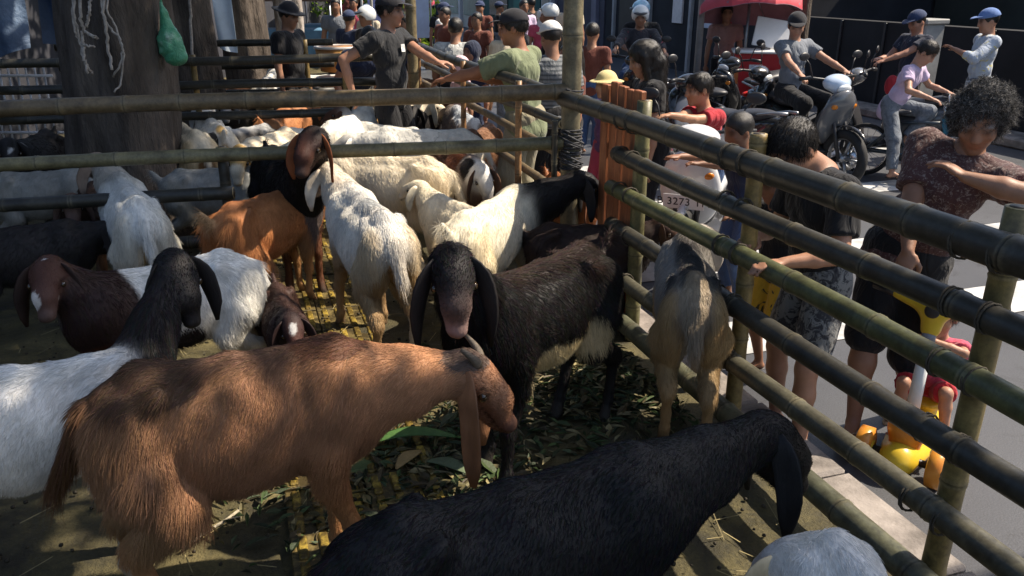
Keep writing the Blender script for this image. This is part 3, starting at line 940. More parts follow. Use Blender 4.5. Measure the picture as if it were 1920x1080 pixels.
# F grey tan at the fence
goat((0.765, 3.30), 82, .95, "grey and tan goat seen from behind, pushing its head through the roadside fence",
     dict(body=(.25, .235, .215), spine=(.035, .032, .032), neck=(.28, .26, .24), head=(.62, .56, .50), face=(.04, .035, .035), belly=(.40, .25, .12), haunch=(.42, .27, .12), thigh=(.45, .29, .13), leg=(.34, .19, .08), tail=(.30, .19, .10)),
     [((-.30, 0, .60), (.20, .06, .2), (.30, .24, .17)), (('h', .02, 0, .0), (.05, .06, .08), (.03, .028, .028))], poll=(1300, 447, 3.56), look=(-38, -18), fur=34000, ear_len=.16, seed=6, vox=.012, tail='down', step=(.05, -.03, .02, -.05))
# G white rear view
goat((-0.73, 4.02), 116, 1.02, "white goat seen from behind in the middle, rump stained brown",
     dict(body=(.68, .65, .58), spine=(.64, .62, .58), haunch=(.55, .44, .28), thigh=(.40, .27, .13), leg=(.36, .22, .11), neck=(.66, .6, .5), head=(.6, .5, .38), tail=(.66, .6, .5)),
     [((-.36, 0, .46), (.12, .11, .15), (.34, .22, .10)), ((-.05, 0, .76), (.13, .08, .05), (.5, .5, .48)), ((-.335, -.085, .12), (.06, .05, .12), (.62, .58, .5))],
     neck=(.20, .05, .12), look=(30, -30), fur=34000, ear_len=.2, seed=7, vox=.012, tail='down', step=(.06, -.05, -.02, .06), fat=1.12, spread=.02)
# H orange brown
goat((-1.40, 4.50), 58, .90, "orange brown goat with shaggy hind legs and a grey shoulder patch",
     dict(body=(.42, .17, .062), haunch=(.42, .18, .07), thigh=(.44, .23, .10), leg=(.42, .18, .06), spine=(.34, .14, .06), neck=(.2, .10, .05), head=(.10, .05, .03), tail=(.40, .25, .13), _len=dict(haunch=.11, thigh=.11)),
     [((.28, -.12, .56), (.09, .08, .14), (.13, .10, .09))], neck=(.22, .02, .02), look=(10, -40), fur=24000, ear_len=.2, seed=8, shag=.02, tail='up', step=(.04, -.04, -.06, .03))
# I white left rear view
goat(place(226, 328, .80, 1.0, 122), 122, 1.0, "grey white goat seen from behind under the tree trunk",
     dict(body=(.60, .60, .57), haunch=(.58, .55, .47), leg=(.4, .36, .28), neck=(.42, .40, .36), head=(.30, .22, .17)),
     [((-.30, 0, .58), (.10, .05, .16), (.46, .34, .16))], neck=(.20, .06, .12), look=(20, -10), fur=20000, ear_len=.2, seed=9, tail='down')
# J pied
goat(place(190, 512, .80, .93, 222), 222, .93, "pied goat with white shoulders, brown and black neck turned left",
     dict(body=(.68, .67, .63), neck=(.055, .025, .016), head=(.05, .022, .015), face=(.06, .025, .018), belly=(.55, .50, .40), haunch=(.66, .64, .58), leg=(.5, .4, .26), muzzle=(.10, .06, .05)),
     [(('h', .17, -.02, .03), (.05, .022, .03), (.6, .57, .54)), (('h', .0, 0, .06), (.04, .02, .02), (.6, .6, .6))] +
     [((.30, 0, .60), (.17, .25, .26), (.030, .016, .013)), ((.30, 0, .42), (.12, .2, .14), (.07, .026, .014)), ((.0, .1, .42), (.1, .1, .1), (.02, .015, .014)), ((-.32, .09, .13), (.07, .07, .06), (.24, .07, .025))],
     poll=(92, 500, 3.0), look=(62, -42), tail='down', fur=22000, ear_len=.23, ear_col=(.03, .016, .012), seed=10, vox=.012, step=(0, 0, .0, -.12))
# K kid
goat((-1.02, 3.36), -68, .68, "dark brown young goat with a white forehead, half hidden behind the brown goat",
     dict(body=(.05, .026, .02), neck=(.03, .018, .016), head=(.028, .017, .016), face=(.075, .03, .022), muzzle=(.05, .02, .018)),
     [(('h', .06, 0, .06), (.07, .038, .05), (.50, .49, .47))], neck=(.14, 0, .10), look=(0, -52), fur=14000, ear_len=.2, ear_col=(.03, .016, .015), seed=11)
# L black head with brown ear
goat((-1.42, 5.02), -62, 1.06, "black goat with red brown ears, head raised above the cross rail",
     dict(body=(.016, .014, .013), neck=(.014, .012, .012), head=(.018, .013, .012), face=(.06, .022, .014), leg=(.10, .04, .02), muzzle=(.04, .02, .015)),
     poll=(590, 256, 4.42), look=(-46, -40), fur=18000, ear_len=.21, ear_col=(.24, .075, .028), seed=12, step=(.02, -.03, 0, 0), neckr=1.15)
# M cream behind rail
goat((-0.80, 5.20), 170, 1.0, "cream goat standing side on behind the shorter white goats",
     dict(body=(.68, .60, .46), haunch=(.66, .55, .38), belly=(.60, .50, .34), neck=(.66, .60, .48), head=(.62, .55, .42)), neck=(.22, .0, .12), look=(10, -20), fur=16000, ear_len=.2, seed=13, tail='down')
# N small cream rear view
goat((-0.30, 4.62), 130, .80, "small cream goat seen from behind, tawny streaks down its rump",
     dict(body=(.70, .62, .46), haunch=(.62, .48, .28), thigh=(.62, .50, .32), leg=(.66, .6, .48), spine=(.68, .62, .50)),
     [((-.36, -.04, .55), (.08, .05, .2), (.42, .25, .09))], neck=(.16, 0, .10), look=(20, -20), fur=16000, ear_len=.18, seed=14, tail='down')
# O white body black neck
goat(place(962, 352, .80, .96, 62), 62, .96, "white goat with a black neck stretched right towards the plank gate",
     dict(body=(.70, .64, .50), neck=BLACK, head=BLACK, face=BLACK, haunch=(.66, .56, .38), leg=(.62, .55, .42)),
     [((.40, 0, .62), (.12, .2, .18), BLACK)], poll=(1085, 338, 4.52), look=(-50, -38), fur=18000, ear_len=.22, seed=15, tail='up', step=(0, 0, .03, -.02), neckr=1.15)
# P pied head peeking
goat((-0.38, 5.62), -64, .93, "black and white patched goat facing the camera behind the small cream goat",
     dict(body=(.1, .05, .03), neck=(.70, .68, .64), head=(.66, .64, .60), face=(.66, .64, .6), muzzle=(.1, .08, .07)),
     [((.33, -.06, .72), (.08, .06, .10), BLACK), (('h', .05, .05, .0), (.06, .03, .06), BLACK), ((.37, .06, .58), (.06, .05, .08), BLACK), ((.1, 0, .6), (.2, .2, .25), (.16, .06, .03))], neck=(.10, 0, .02), look=(0, -50), fur=12000, ear_len=.2, ear_col=(.1, .05, .03), seed=16)
# Q rust behind O
goat((0.36, 5.22), -70, .80, "rust brown goat half hidden under the black neck by the gate",
     dict(body=(.26, .095, .035), neck=(.22, .08, .03), head=(.15, .06, .03), leg=(.2, .08, .035)), neck=(.14, 0, .04), look=(20, -40), fur=10000, ear_len=.2, seed=17)
# R dark brown by the post
goat((0.40, 4.22), -6, .78, "dark brown goat with its nose at the fence post by the gate",
     dict(body=(.03, .018, .014), neck=(.025, .016, .013), head=(.03, .018, .014), face=(.09, .045, .03)), neck=(.16, 0, .10), look=(-8, -40), fur=12000, ear_len=.18, ear_col=(.06, .035, .025), seed=18)
# ---------------------------------------------------------------- people
SKINM = M_attr("skin", 0.5, 0.10, 30, 0.12, None, 0.35, 0.0, 220, sss=0.08)
def cloth(name, col, var=.14, rough=.85, pat=None, folds=.55):
    """woven cloth with soft creases; pat = (scale, colour2, lo, hi) adds a printed pattern"""
    key = "cloth_" + name
    if key in _mc: return _mc[key]
    m, nt, b = new_mat(key)
    n = noise(nt, 7, 4, .6)
    c = ramp(nt, n, [(.3, tuple(x * (1 - var) for x in col)), (.7, tuple(min(.9, x * (1 + var)) for x in col))])
    if pat:
        if pat[0] == 'stripe':
            tc = node(nt, "ShaderNodeTexCoord"); wv = node(nt, "ShaderNodeTexWave", bands_direction='Z')
            wv.inputs["Scale"].default_value = pat[1]; wv.inputs["Distortion"].default_value = .6
            nt.links.new(tc.outputs["Object"], wv.inputs[0])
            c = mixrgb(nt, ramp(nt, wv.outputs[0], [(.55, (0, 0, 0)), (.65, (1, 1, 1))]), c, pat[2])
        else:
            f = ramp(nt, noise(nt, pat[1], 3, .75, dist=1.2), [(pat[3], (0, 0, 0)), (pat[4], (1, 1, 1))])
            c = mixrgb(nt, f, c, pat[2])
    nt.links.new(c, b.inputs["Base Color"])
    b.inputs["Roughness"].default_value = rough
    b.inputs["Specular IOR Level"].default_value = .2
    b.inputs["Sheen Weight"].default_value = .12
    bump(nt, b, noise(nt, 11, 3, .5, (1, 1, .45), dist=1.6), folds, .045)
    _mc[key] = m
    return m
HAIRM = M("hair_black", (0.012, 0.010, 0.009), 0.42, .4, 60, bmp=.5, stretch=(1, 1, .3), spec=.45)
SKIN = (0.30, 0.155, 0.095); SKIND = (0.22, 0.105, 0.06); SKINL = (0.36, 0.20, 0.13)
RUB = M("sandal_rubber", (0.05, 0.045, 0.045), .6, .3, 30)

def ik(a, t, l1, l2, hint):
    a = np.asarray(a, float); t = np.asarray(t, float)
    d = t - a; L = np.linalg.norm(d)
    Lm = min(L, (l1 + l2) * .995); u = d / (L + 1e-9)
    t = a + u * Lm
    x = (l1 * l1 - l2 * l2 + Lm * Lm) / (2 * Lm)
    hgt = math.sqrt(max(0, l1 * l1 - x * x))
    v = np.asarray(hint, float); v = v - u * (v @ u); v /= np.linalg.norm(v) + 1e-9
    return a + u * x + v * hgt, t

def person(loc, face, H, label, shirt=None, legs=None, hair='short', cap=None, hands=(None, None), feet=(None, None), pelvis=None, lean=0.0, side=0.0,
           look=(0, 0), skin=SKIN, vox=.012, fat=1.0, sleeve=.55, leglen=.55, shoes=None, elbow=((-.5, .6, -.3), (-.5, -.6, -.3)), knee=(1, 0, 0.1), group=None,
           strands=0, female=False, cat="person", curl=.3, toes=None, hem=0.0, handdir=(None, None), haircol=None, foot_face=None, bottom=True, nf=0.0):
    e = empty("person", (loc[0], loc[1], loc[2] if len(loc) > 2 else 0), radians(face), 1, label, cat, group)
    W2L = np.array(Matrix.Rotation(-radians(face), 3, 'Z'))
    base = np.array([loc[0], loc[1], loc[2] if len(loc) > 2 else 0.0])
    loc_ = lambda p: W2L @ (np.asarray(p, float) - base)
    h = H / 1.7; hw = h * fat
    hs = (0.55 + 0.45 * min(H, 1.7) / 1.7) * (1 if H > .3 else 1)
    P = np.array([0, 0, .53 * H]) if pelvis is None else loc_(pelvis)
    sp = rot('X', side) @ np.array([sin(radians(lean)), 0, cos(radians(lean))])
    sp2 = sp.copy(); 
    fx_ = np.cross((0, 1, 0), sp); fx_ /= np.linalg.norm(fx_); sy = np.cross(sp, fx_)
    TR = np.stack([fx_, sy, sp], 1)                       # torso frame
    T = lambda x, y, z: P + TR @ np.array((x * h, y * h, z * h))
    nb = T(-.01, 0, .50)                                    # base of neck
    fw = np.array((cos(radians(look[0])) * cos(radians(look[1])), sin(radians(look[0])) * cos(radians(look[1])), sin(radians(look[1]))))
    HF = frame(fw)
    nk = (sp * .7 + np.array((nf, 0, .3)) + fw * .15); nk /= np.linalg.norm(nk)
    hc = nb + nk * (.165 * hs) + HF[:, 0] * .012
    hl = lambda x, y, z: hc + HF @ (np.array((x, y, z)) * hs)
    B = Body(.028 * h)
    sk = 's'
    B.ell(T(.005, 0, .35), (.108 * hw, .160 * h * (.92 if female else 1), .17 * h), 's', TR)
    B.ell(T(.01, 0, .14), (.100 * hw, .135 * hw, .16 * h), 's', TR)
    B.ell(T(-.005, 0, .0), (.108 * hw, .152 * hw, .115 * h), 's', TR)
    sh, hp, el, wr, kn, an = {}, {}, {}, {}, {}, {}
    for i, y in ((0, 1), (1, -1)):
        sh[i] = T(-.005, y * .185 * (.92 if female else 1), .445)
        hp[i] = T(0, y * .085, -.03)
        tgt = loc_(hands[i]) if hands[i] is not None else sh[i] + np.array((.05 * h, y * .07 * h, -.54 * h))
        hd = np.array(elbow[i], float)
        el[i], wr[i] = ik(sh[i], tgt, .29 * h, .255 * h, hd)
        f0 = loc_(feet[i]) if feet[i] is not None else np.array((0.02, y * .095 * h, 0))
        an[i] = f0 + np.array((-.03 * h, 0, .075 * h))
        kh = np.array(knee, float) + np.array((0, y * .15, 0))
        kn[i], an[i] = ik(hp[i], an[i], .42 * h, .40 * h, kh)
        B.cap(T(0, y * .07, .45), .06 * h, sh[i], .056 * h, 's')
        B.cap(sh[i], .052 * hw, el[i], .038 * hw, 's')
        B.cap(el[i], .0385 * hw, el[i] * .55 + wr[i] * .45, .037 * hw, 's', .015 * h)
        B.cap(el[i] * .55 + wr[i] * .45, .037 * hw, wr[i], .0245 * h, 's', .015 * h)
        fd = wr[i] - el[i]; fd /= np.linalg.norm(fd)
        if handdir[i] is not None:
            fd = W2L @ np.array(handdir[i], float); fd /= np.linalg.norm(fd)
        up0 = np.cross(fd, (0, 1, 0)) if abs(fd[1]) < .8 else np.cross(fd, (1, 0, 0))
        if up0[2] < 0: up0 = -up0
        hf = frame(fd, up0)
        q = (lambda o, f_: (lambda x, yy, z: o + f_ @ (np.array((x, yy, z)) * h)))(wr[i], hf)
        B.ell(q(.048, 0, 0), np.array((.052, .040, .017)) * h, 's', hf, .012 * h)
        for j in range(4):
            yy = -.028 + j * .019; ln = (.62, .78, .74, .58)[j] * .095
            a0 = q(.085, yy, .002); a1 = q(.085 + ln * .55, yy * 1.08, -.012); a2 = q(.085 + ln * .85, yy * 1.05, -.038)
            B.cap(a0, .0095 * h, a1, .0088 * h, 's', .006 * h); B.cap(a1, .0088 * h, a2, .0072 * h, 's', .004 * h)
        ty = -y
        B.cap(q(.02, ty * .030, -.004), .013 * h, q(.06, ty * .055, -.018), .0105 * h, 's', .01 * h)
        B.cap(q(.06, ty * .055, -.018), .0105 * h, q(.092, ty * .050, -.030), .0085 * h, 's', .004 * h)
        B.cap(hp[i], .083 * hw, kn[i], .054 * hw, 's')
        cm = kn[i] * .68 + an[i] * .32
        cal = np.cross(kn[i] - an[i], (0, 1, 0)); cal = -cal / (np.linalg.norm(cal) + 1e-9)
        B.cap(kn[i], .052 * hw, cm + cal * .0, .0515 * hw, 's', .02 * h); B.cap(cm, .0515 * hw, an[i], .032 * h, 's', .02 * h)
        fa = 0.0 if foot_face is None else radians(foot_face[i] - face)
        fdv = np.array((cos(fa), sin(fa), 0)); fs = np.array((-sin(fa), cos(fa), 0))
        heel = np.array((an[i][0], an[i][1], an[i][2] - .045 * h)) - fdv * .02 * h
        B.ell(heel, np.array((.038, .031, .030)) * h, 's', None, .02 * h)
        B.cap(an[i] + fdv * .02 * h + np.array((0, 0, -.02 * h)), .03 * h, heel + fdv * .15 * h + np.array((0, 0, -.008 * h)), .024 * h, 's', .02 * h)
        for j in range(5):
            c0 = heel + fdv * .16 * h + fs * ((-.030 + j * .015) * h) + np.array((0, 0, -.012 * h))
            B.cap(c0, .011 * h, c0 + fdv * (.035 - .004 * abs(j - (1.2 if y > 0 else 2.8))) * h, .009 * h, 's', .006 * h)
    # neck and head
    B.cap(nb - nk * .02, .062 * h, hc + HF @ (np.array((-.015, 0, -.05)) * hs), .052 * hs, 's', .03)
    B.ell(hl(-.008, 0, .022), np.array((.100, .078, .100)) * hs, 's', HF, .02)
    B.ell(hl(.030, 0, -.045), np.array((.066, .060, .074)) * hs, 's', HF, .025)
    B.cap(hl(.088, 0, .012), .011 * hs, hl(.104, 0, -.026), .015 * hs, 's', .012)
    B.ell(hl(.100, 0, -.028), np.array((.014, .020, .011)) * hs, 's', HF, .006)
    B.ell(hl(.082, 0, -.062), np.array((.014, .026, .010)) * hs, 'lip', HF, .008)
    B.ell(hl(.070, 0, -.098), np.array((.022, .026, .018)) * hs, 's', HF, .02)
    for y in (-1, 1):
        B.ell(hl(.074, y * .034, .030), np.array((.020, .026, .009)) * hs, 'brow', HF, .012)
        B.ell(hl(.083, y * .033, .010), np.array((.008, .014, .008)) * hs, 'eye', HF, .003)
        B.ell(hl(.060, y * .045, -.022), np.array((.026, .022, .024)) * hs, 's', HF, .02)
        B.ell(hl(-.010, y * .079, -.008), np.array((.020, .009, .032)) * hs, 's', rot('Z', 0) @ HF, .006)
    V, Q = B.mesh(vox)
    regs, Wt = B.weights(V, .006)
    skn = np.array(skin)
    hcol = np.array((.012, .010, .009)) if haircol is None else np.array(haircol)
    cm_ = {'s': skn, 'lip': skn * np.array((.95, .62, .58)), 'brow': hcol * 1.4 + skn * .12, 'eye': np.array((.03, .022, .018))}
    C = Wt @ np.array([cm_[r] for r in regs])
    C *= 1 + .12 * vnoise(V, 14, 3)[:, None]
    mk("body", V, Q, SKINM, e, np.clip(C, .004, .8))
    # ---- shirt
    if shirt is not None:
        g = .013 * h + .004
        G_ = Body(.03 * h)
        G_.ell(T(.005, 0, .345), (.108 * hw + g, .162 * h * (.92 if female else 1) + g, .165 * h + g * .4), 'c', TR)
        G_.ell(T(.012, 0, .14), (.103 * hw + g, .138 * hw + g, .17 * h), 'c', TR)
        G_.ell(T(-.002, 0, -.02 - hem * .4), (.110 * hw + g * 1.2, .152 * hw + g * 1.2, .125 * h + hem * .5), 'c', TR)
        for i, y in ((0, 1), (1, -1)):
            G_.cap(T(0, y * .06, .455), .058 * h + g * .8, sh[i], .058 * h + g, 'c')
            if sleeve <= 1:
                G_.cap(sh[i], .056 * hw + g, sh[i] + (el[i] - sh[i]) * sleeve, .050 * hw + g * 1.2, 'c', .02 * h, True)
            else:
                G_.cap(sh[i], .056 * hw + g, el[i], .042 * hw + g, 'c', .02 * h)
                G_.cap(el[i], .042 * hw + g, el[i] + (wr[i] - el[i]) * (sleeve - 1), .030 * hw + g, 'c', .02 * h, True)
        hemz = -.105 * h - hem * h
        pl = [(tuple(-sp), -(float(P @ sp) + hemz))]
        G_.sub(nb + nk * .055 * h + HF[:, 0] * .012, np.array((.072, .070, .055)) * h, None, .008)
        Vs, Qs = G_.mesh(max(vox, .009), wob=.0075 * h, wscale=27 / h, clip=pl)
        mk("shirt", Vs, Qs, shirt, e)
    if legs is not None:
        g = .012 * h + .004
        G_ = Body(.03 * h)
        G_.ell(T(-.005, 0, .01), (.110 * hw + g, .153 * hw + g, .11 * h), 'c', TR)
        for i in (0, 1):
            f_ = min(1.0, leglen / .5)
            G_.cap(hp[i], .084 * hw + g, hp[i] + (kn[i] - hp[i]) * f_, (.060 + .024 * (1 - f_)) * hw + g * 1.6, 'c', .03 * h, leglen <= .5)
            if leglen > .5:
                G_.cap(kn[i], .058 * hw + g * 1.2, kn[i] + (an[i] - kn[i]) * (leglen - .5) / .5, .048 * hw + g, 'c', .03 * h, True)
        Vs, Qs = G_.mesh(max(vox, .010), wob=.005 * h, wscale=22 / h)
        mk("shorts" if leglen < .8 else "trousers", Vs, Qs, legs, e)
    # ---- feet
    if shoes is not None:
        for i in (0, 1):
            fa = 0.0 if foot_face is None else radians(foot_face[i] - face)
            Rz = rot('Z', math.degrees(fa))
            c0 = np.array((an[i][0], an[i][1], an[i][2] - .075 * h)) + Rz @ np.array((.065 * h, 0, 0))
            mb = MB(); t = np.linspace(0, 1, 11)
            ln = .275 * h
            pts = c0 + (Rz @ np.stack([(t - .5) * ln, np.zeros(11), np.zeros(11)], 0)).T
            wd = np.array([.012, .026, .031, .031, .031, .033, .038, .043, .044, .036, .014]) * h
            if shoes[0] == 'sandal':
                mb.loft(pts, wd, .009 * h, Rz @ np.array((0, 1., 0)), 10)
                top = c0 + Rz @ np.array((.082 * h, 0, .012 * h))
                for yy in (-1, 1):
                    a = np.linspace(0, 1, 6)
                    st = np.array([top + (c0 + Rz @ np.array((-.005 * h, yy * .036 * h, .012 * h)) - top) * u + np.array((0, 0, .038 * h * sin(pi * min(1, u * .9)))) for u in a])
                    mb.loft(st, .007 * h, .003 * h, None, 6)
                mb.build("sandal", shoes[1], e)
            else:
                mb.loft(pts + np.array((0, 0, .03 * h)), wd * 1.12 + .003, np.array([.02, .040, .048, .05, .05, .046, .042, .038, .033, .028, .012]) * h, Rz @ np.array((0, 1., 0)), 12)
                mb.build("shoe", shoes[1], e)
    # ---- hair
    hm = HAIRM
    if hair == 'grey_curly':
        hm = M("hair_grey", (0.085, 0.08, 0.078), .55, .6, 45, bmp=.9)
    if hair != 'none':
        K = Body(.02 * hs)
        if hair == 'short':
            K.ell(hl(-.014, 0, .034), np.array((.106, .085, .102)) * hs, 'h', HF)
            K.sub(hl(.098, 0, -.045), np.array((.075, .12, .105)) * hs, HF, .012)
            K.sub(hl(.02, 0, -.115), np.array((.13, .14, .115)) * hs, HF, .012)
        elif hair == 'long':
            K.ell(hl(-.014, 0, .034), np.array((.112, .092, .106)) * hs, 'h', HF)
            K.cap(hl(-.05, 0, .03), .09 * hs, hl(-.07, 0, -.06) * np.array((1, 1, 1)), .082 * hs, 'h')
            K.cap(hl(-.07, 0, -.06), .085 * hs, nb + np.array((-.06 * h, 0, -.20 * h)), .085 * hs, 'h')
            for y in (-1, 1):
                K.cap(hl(.0, y * .075, .02), .03 * hs, nb + np.array((.00, y * .075 * h, -.10 * h)), .028 * hs, 'h')
            K.sub(hl(.115, 0, -.05), np.array((.080, .085, .12)) * hs, HF, .012)
        elif hair == 'grey_curly':
            K.ell(hl(-.018, 0, .038), np.array((.098, .086, .094)) * hs, 'h', HF)
            rc = np.random.default_rng(4)
            for _ in range(70):
                d = rc.normal(size=3); d /= np.linalg.norm(d)
                if d[0] > .55 and d[2] < .3: continue
                K.ell(hl(-.018 + d[0] * .104, d[1] * .092, .038 + d[2] * .10), np.array((.024,) * 3) * hs, 'h', None, .012)
            K.sub(hl(.125, 0, -.05), np.array((.085, .085, .115)) * hs, HF, .012)
            K.sub(hl(.03, 0, -.17), np.array((.14, .14, .115)) * hs, HF, .012)
        V2, Q2 = K.mesh(max(.008, vox * .8), wob=.003, wscale=60)
        mk("hair", V2, Q2, hm, e)
        if strands:
            vn, ar = vnormals(V2, Q2)
            pk = rng.choice(len(Q2), strands, p=ar / ar.sum())
            R0 = V2[Q2[pk]].mean(1) + rng.normal(size=(strands, 3)) * .003
            N0 = vn[Q2[pk, 0]]
            dn = np.array((-.3, 0, -1.0)) if hair != 'short' else np.array((.25, 0, -.75))
            D = N0 * (1.2 if hair == 'grey_curly' else .35) + dn * (.2 if hair == 'grey_curly' else 1) + rng.normal(size=(strands, 3)) * (.8 if hair == 'grey_curly' else .2)
            D /= np.linalg.norm(D, axis=1, keepdims=True)
            cc = (np.array((.10, .095, .09)) * rng.choice([.25, .6, 1.6, 2.6], strands, p=[.35, .3, .2, .15])[:, None]) if hair == 'grey_curly' else np.array((.012, .010, .009)) * rng.uniform(.6, 2.2, (strands, 1))
            make_fur("hair_strands", e, R0, D, rng.uniform(.016, .036, strands) * (.85 if hair != 'short' else .7), cc, .0008, fur_mat(), .3, 5, .35 if hair == 'grey_curly' else .03)
    # ---- headgear: (kind, material, turn)
    if cap is not None:
        K = Body(.01)
        R2 = HF @ rot('Z', cap[2] if len(cap) > 2 else 0) @ rot('Y', -8)
        if cap[0] == 'cap':
            K.ell(hl(-.014, 0, .045), np.array((.116, .096, .098)) * hs, 'k', R2)
            V2, Q2 = K.mesh(.010, clip=[(tuple(-HF[:, 2]), -float(hl(0, 0, .042) @ HF[:, 2]))])
            mk("cap", V2, Q2, cap[1], e)
            mb = MB(); t = np.linspace(0, 1, 7)
            c0 = hl(-.014, 0, .048)
            pts = np.array([c0 + R2 @ (np.array((.095 + .10 * u, 0, .006 - .022 * u * u)) * hs) for u in t])
            mb.loft(pts, np.array([.082, .083, .081, .075, .064, .046, .014]) * hs, .005, R2[:, 1], 10)
            mb.build("cap_brim", cap[1], e)
        elif cap[0] == 'helmet':
            K.ell(hl(-.012, 0, .040), np.array((.140, .118, .122)) * hs, 'k', HF)
            K.sub(hl(.14, 0, -.06), np.array((.11, .14, .105)) * hs, HF, .01)
            V2, Q2 = K.mesh(.012, clip=[(tuple(-HF[:, 2]), -float(hl(0, 0, -.03) @ HF[:, 2]))])
            mk("helmet", V2, Q2, cap[1], e)
            mb = MB(); c0 = hl(.02, 0, .06)
            mb.loft([c0 + R2 @ (np.array((.09 + .05 * u, 0, .008 - .03 * u)) * hs) for u in np.linspace(0, 1, 4)], np.array([.09, .088, .07, .03]) * hs, .006, HF[:, 1], 10)
            mb.build("helmet_peak", M("helmet_peak_black", (.02, .02, .02), .3), e)
        elif cap[0] == 'hat':
            K.ell(hl(-.01, 0, .055), np.array((.112, .094, .095)) * hs, 'k', HF)
            K.ell(hl(-.01, 0, .045), np.array((.185, .165, .014)) * hs, 'k', HF, .02)
            V2, Q2 = K.mesh(.010, clip=[(tuple(-HF[:, 2]), -float(hl(0, 0, .03) @ HF[:, 2]))])
            mk("hat", V2, Q2, cap[1], e)
        elif cap[0] == 'scarf':
            K.ell(hl(-.016, 0, .02), np.array((.115, .097, .118)) * hs, 'k', HF)
            K.cap(hl(-.01, 0, -.06), .075 * hs, nb + np.array((0, 0, -.03 * h)), .12 * h, 'k')
            K.sub(hl(.12, 0, -.012), np.array((.075, .062, .082)) * hs, HF, .01)
            V2, Q2 = K.mesh(.012, wob=.003, wscale=30)
            mk("headscarf", V2, Q2, cap[1], e)
    e["_j"] = [float(x) for x in np.concatenate([sh[0], sh[1], wr[0], wr[1], hc])]
    return e

BLK = cloth("charcoal", (.020, .021, .024)); OLIVE = cloth("olive", (.17, .195, .115)); GREYS = cloth("grey_stripe", (.20, .21, .22), pat=('stripe', 9, (.09, .10, .11)))
NAVY = cloth("navy", (.018, .028, .065)); RED = cloth("red", (.36, .025, .035)); PINKC = cloth("pink", (.50, .08, .13)); LILAC = cloth("lilac", (.50, .40, .56)); WHITEC = cloth("white", (.68, .68, .66))
DENIM = cloth("denim_grey", (.16, .18, .21), pat=('n', 12, (.09, .10, .12), .45, .65)); JEANS = cloth("jeans", (.05, .09, .19)); PATS = cloth("grey_leaf_print", (.17, .17, .165), pat=('n', 22, (.04, .04, .045), .47, .55))
YEL = cloth("yellow", (.42, .28, .03), pat=('n', 10, (.05, .05, .03), .58, .62)); BROWNC = cloth("brown", (.15, .05, .035)); MAROON = cloth("dark_red_print", (.10, .018, .022), pat=('n', 16, (.22, .19, .16), .60, .66))
WPRINT = cloth("dark_print", (.075, .036, .034), pat=('n', 55, (.24, .19, .17), .54, .63)); BLACKC = cloth("black", (.013, .013, .015)); BLUEST = cloth("pale_blue", (.42, .47, .55), pat=('n', 9, (.55, .48, .12), .60, .64))
GREYT = cloth("grey_tee", (.15, .165, .19)); CAPBLK = cloth("cap_black", (.022, .022, .027), folds=.1); CAPNAVY = cloth("cap_navy", (.03, .045, .10), folds=.1); CAPBLUE = cloth("cap_blue", (.12, .2, .42), folds=.1); CAPWH = cloth("cap_white", (.72, .71, .69), folds=.1); STRAW = cloth("hat_straw", (.55, .46, .22), folds=.1)
HELW = M("helmet_white", (.70, .72, .72), .18, .05, 4, bmp=0, coat=.5); HELB = M("helmet_blue", (.25, .45, .62), .2, .1, 4, bmp=0, coat=.5); HELK = M("helmet_black", (.02, .022, .025), .15, .1, 4, bmp=0, coat=.6)
SANW = M("sandal_pale", (.42, .36, .28), .6, .3, 30); SHOEK = M("shoe_black", (.03, .03, .032), .5, .3, 30)

GZ = -0.10      # road level
# woman at the fence, right
person((1.74, 3.36, GZ), 226, 1.62, "woman with curly grey hair in a dark printed top bending over a child's toy scooter", WPRINT, BLACKC, 'grey_curly', None,
       hands=((1.73, 3.06, 1.14), (1.535, 3.0, .69)), feet=((1.88, 3.42, GZ), (1.50, 3.17, GZ)), pelvis=(1.74, 3.40, .73), lean=-6, side=-17, look=(14, -28), nf=.35, skin=(.28, .145, .09), vox=.008, fat=1.16, sleeve=.75, leglen=.55,
       shoes=('sandal', SANW), elbow=((.2, 1, -.15), (-.5, -.6, -.3)), strands=9000, female=True, hem=.16, foot_face=(215, 238), haircol=(.1, .1, .1), handdir=((-.6, .5, .4), (-.2, -.3, -1)))
# boy in black
person((1.25, 3.18, GZ), 192, 1.50, "boy in a black t-shirt and grey patterned shorts leaning on the rails, head bowed", BLACKC, PATS, 'short', None,
       hands=((1.02, 2.90, .85), (1.0, 3.22, .85)), feet=((1.20, 3.02, GZ), (1.20, 3.34, GZ)), pelvis=(1.29, 3.22, .70), lean=9, look=(12, -40), nf=.95, skin=(.36, .185, .115), vox=.009, sleeve=.7, leglen=.42,
       shoes=('sandal', RUB), elbow=((-.6, .5, -.8), (-.5, -.6, -.8)), strands=5000, hem=.06, foot_face=(215, 200))
# child in yellow shorts
person((1.34, 3.86, GZ), 205, 1.12, "small child in a dark top and yellow shorts behind the fence post", BLACKC, YEL, 'short', None,
       hands=((1.0, 3.55, .84), (1.0, 3.75, .84)), lean=10, look=(0, -25), skin=SKIND, vox=.010, leglen=.45, shoes=('sandal', RUB), strands=2000)
# child with only hair and jeans seen
person((1.42, 4.86, GZ), 200, 1.18, "child with dark hair in blue denim behind the fence post", NAVY, JEANS, 'short', None, hands=((1.05, 4.6, .86), (.95, 4.8, .86)), lean=8, look=(0, -15), skin=SKIND, leglen=.9, vox=.013)
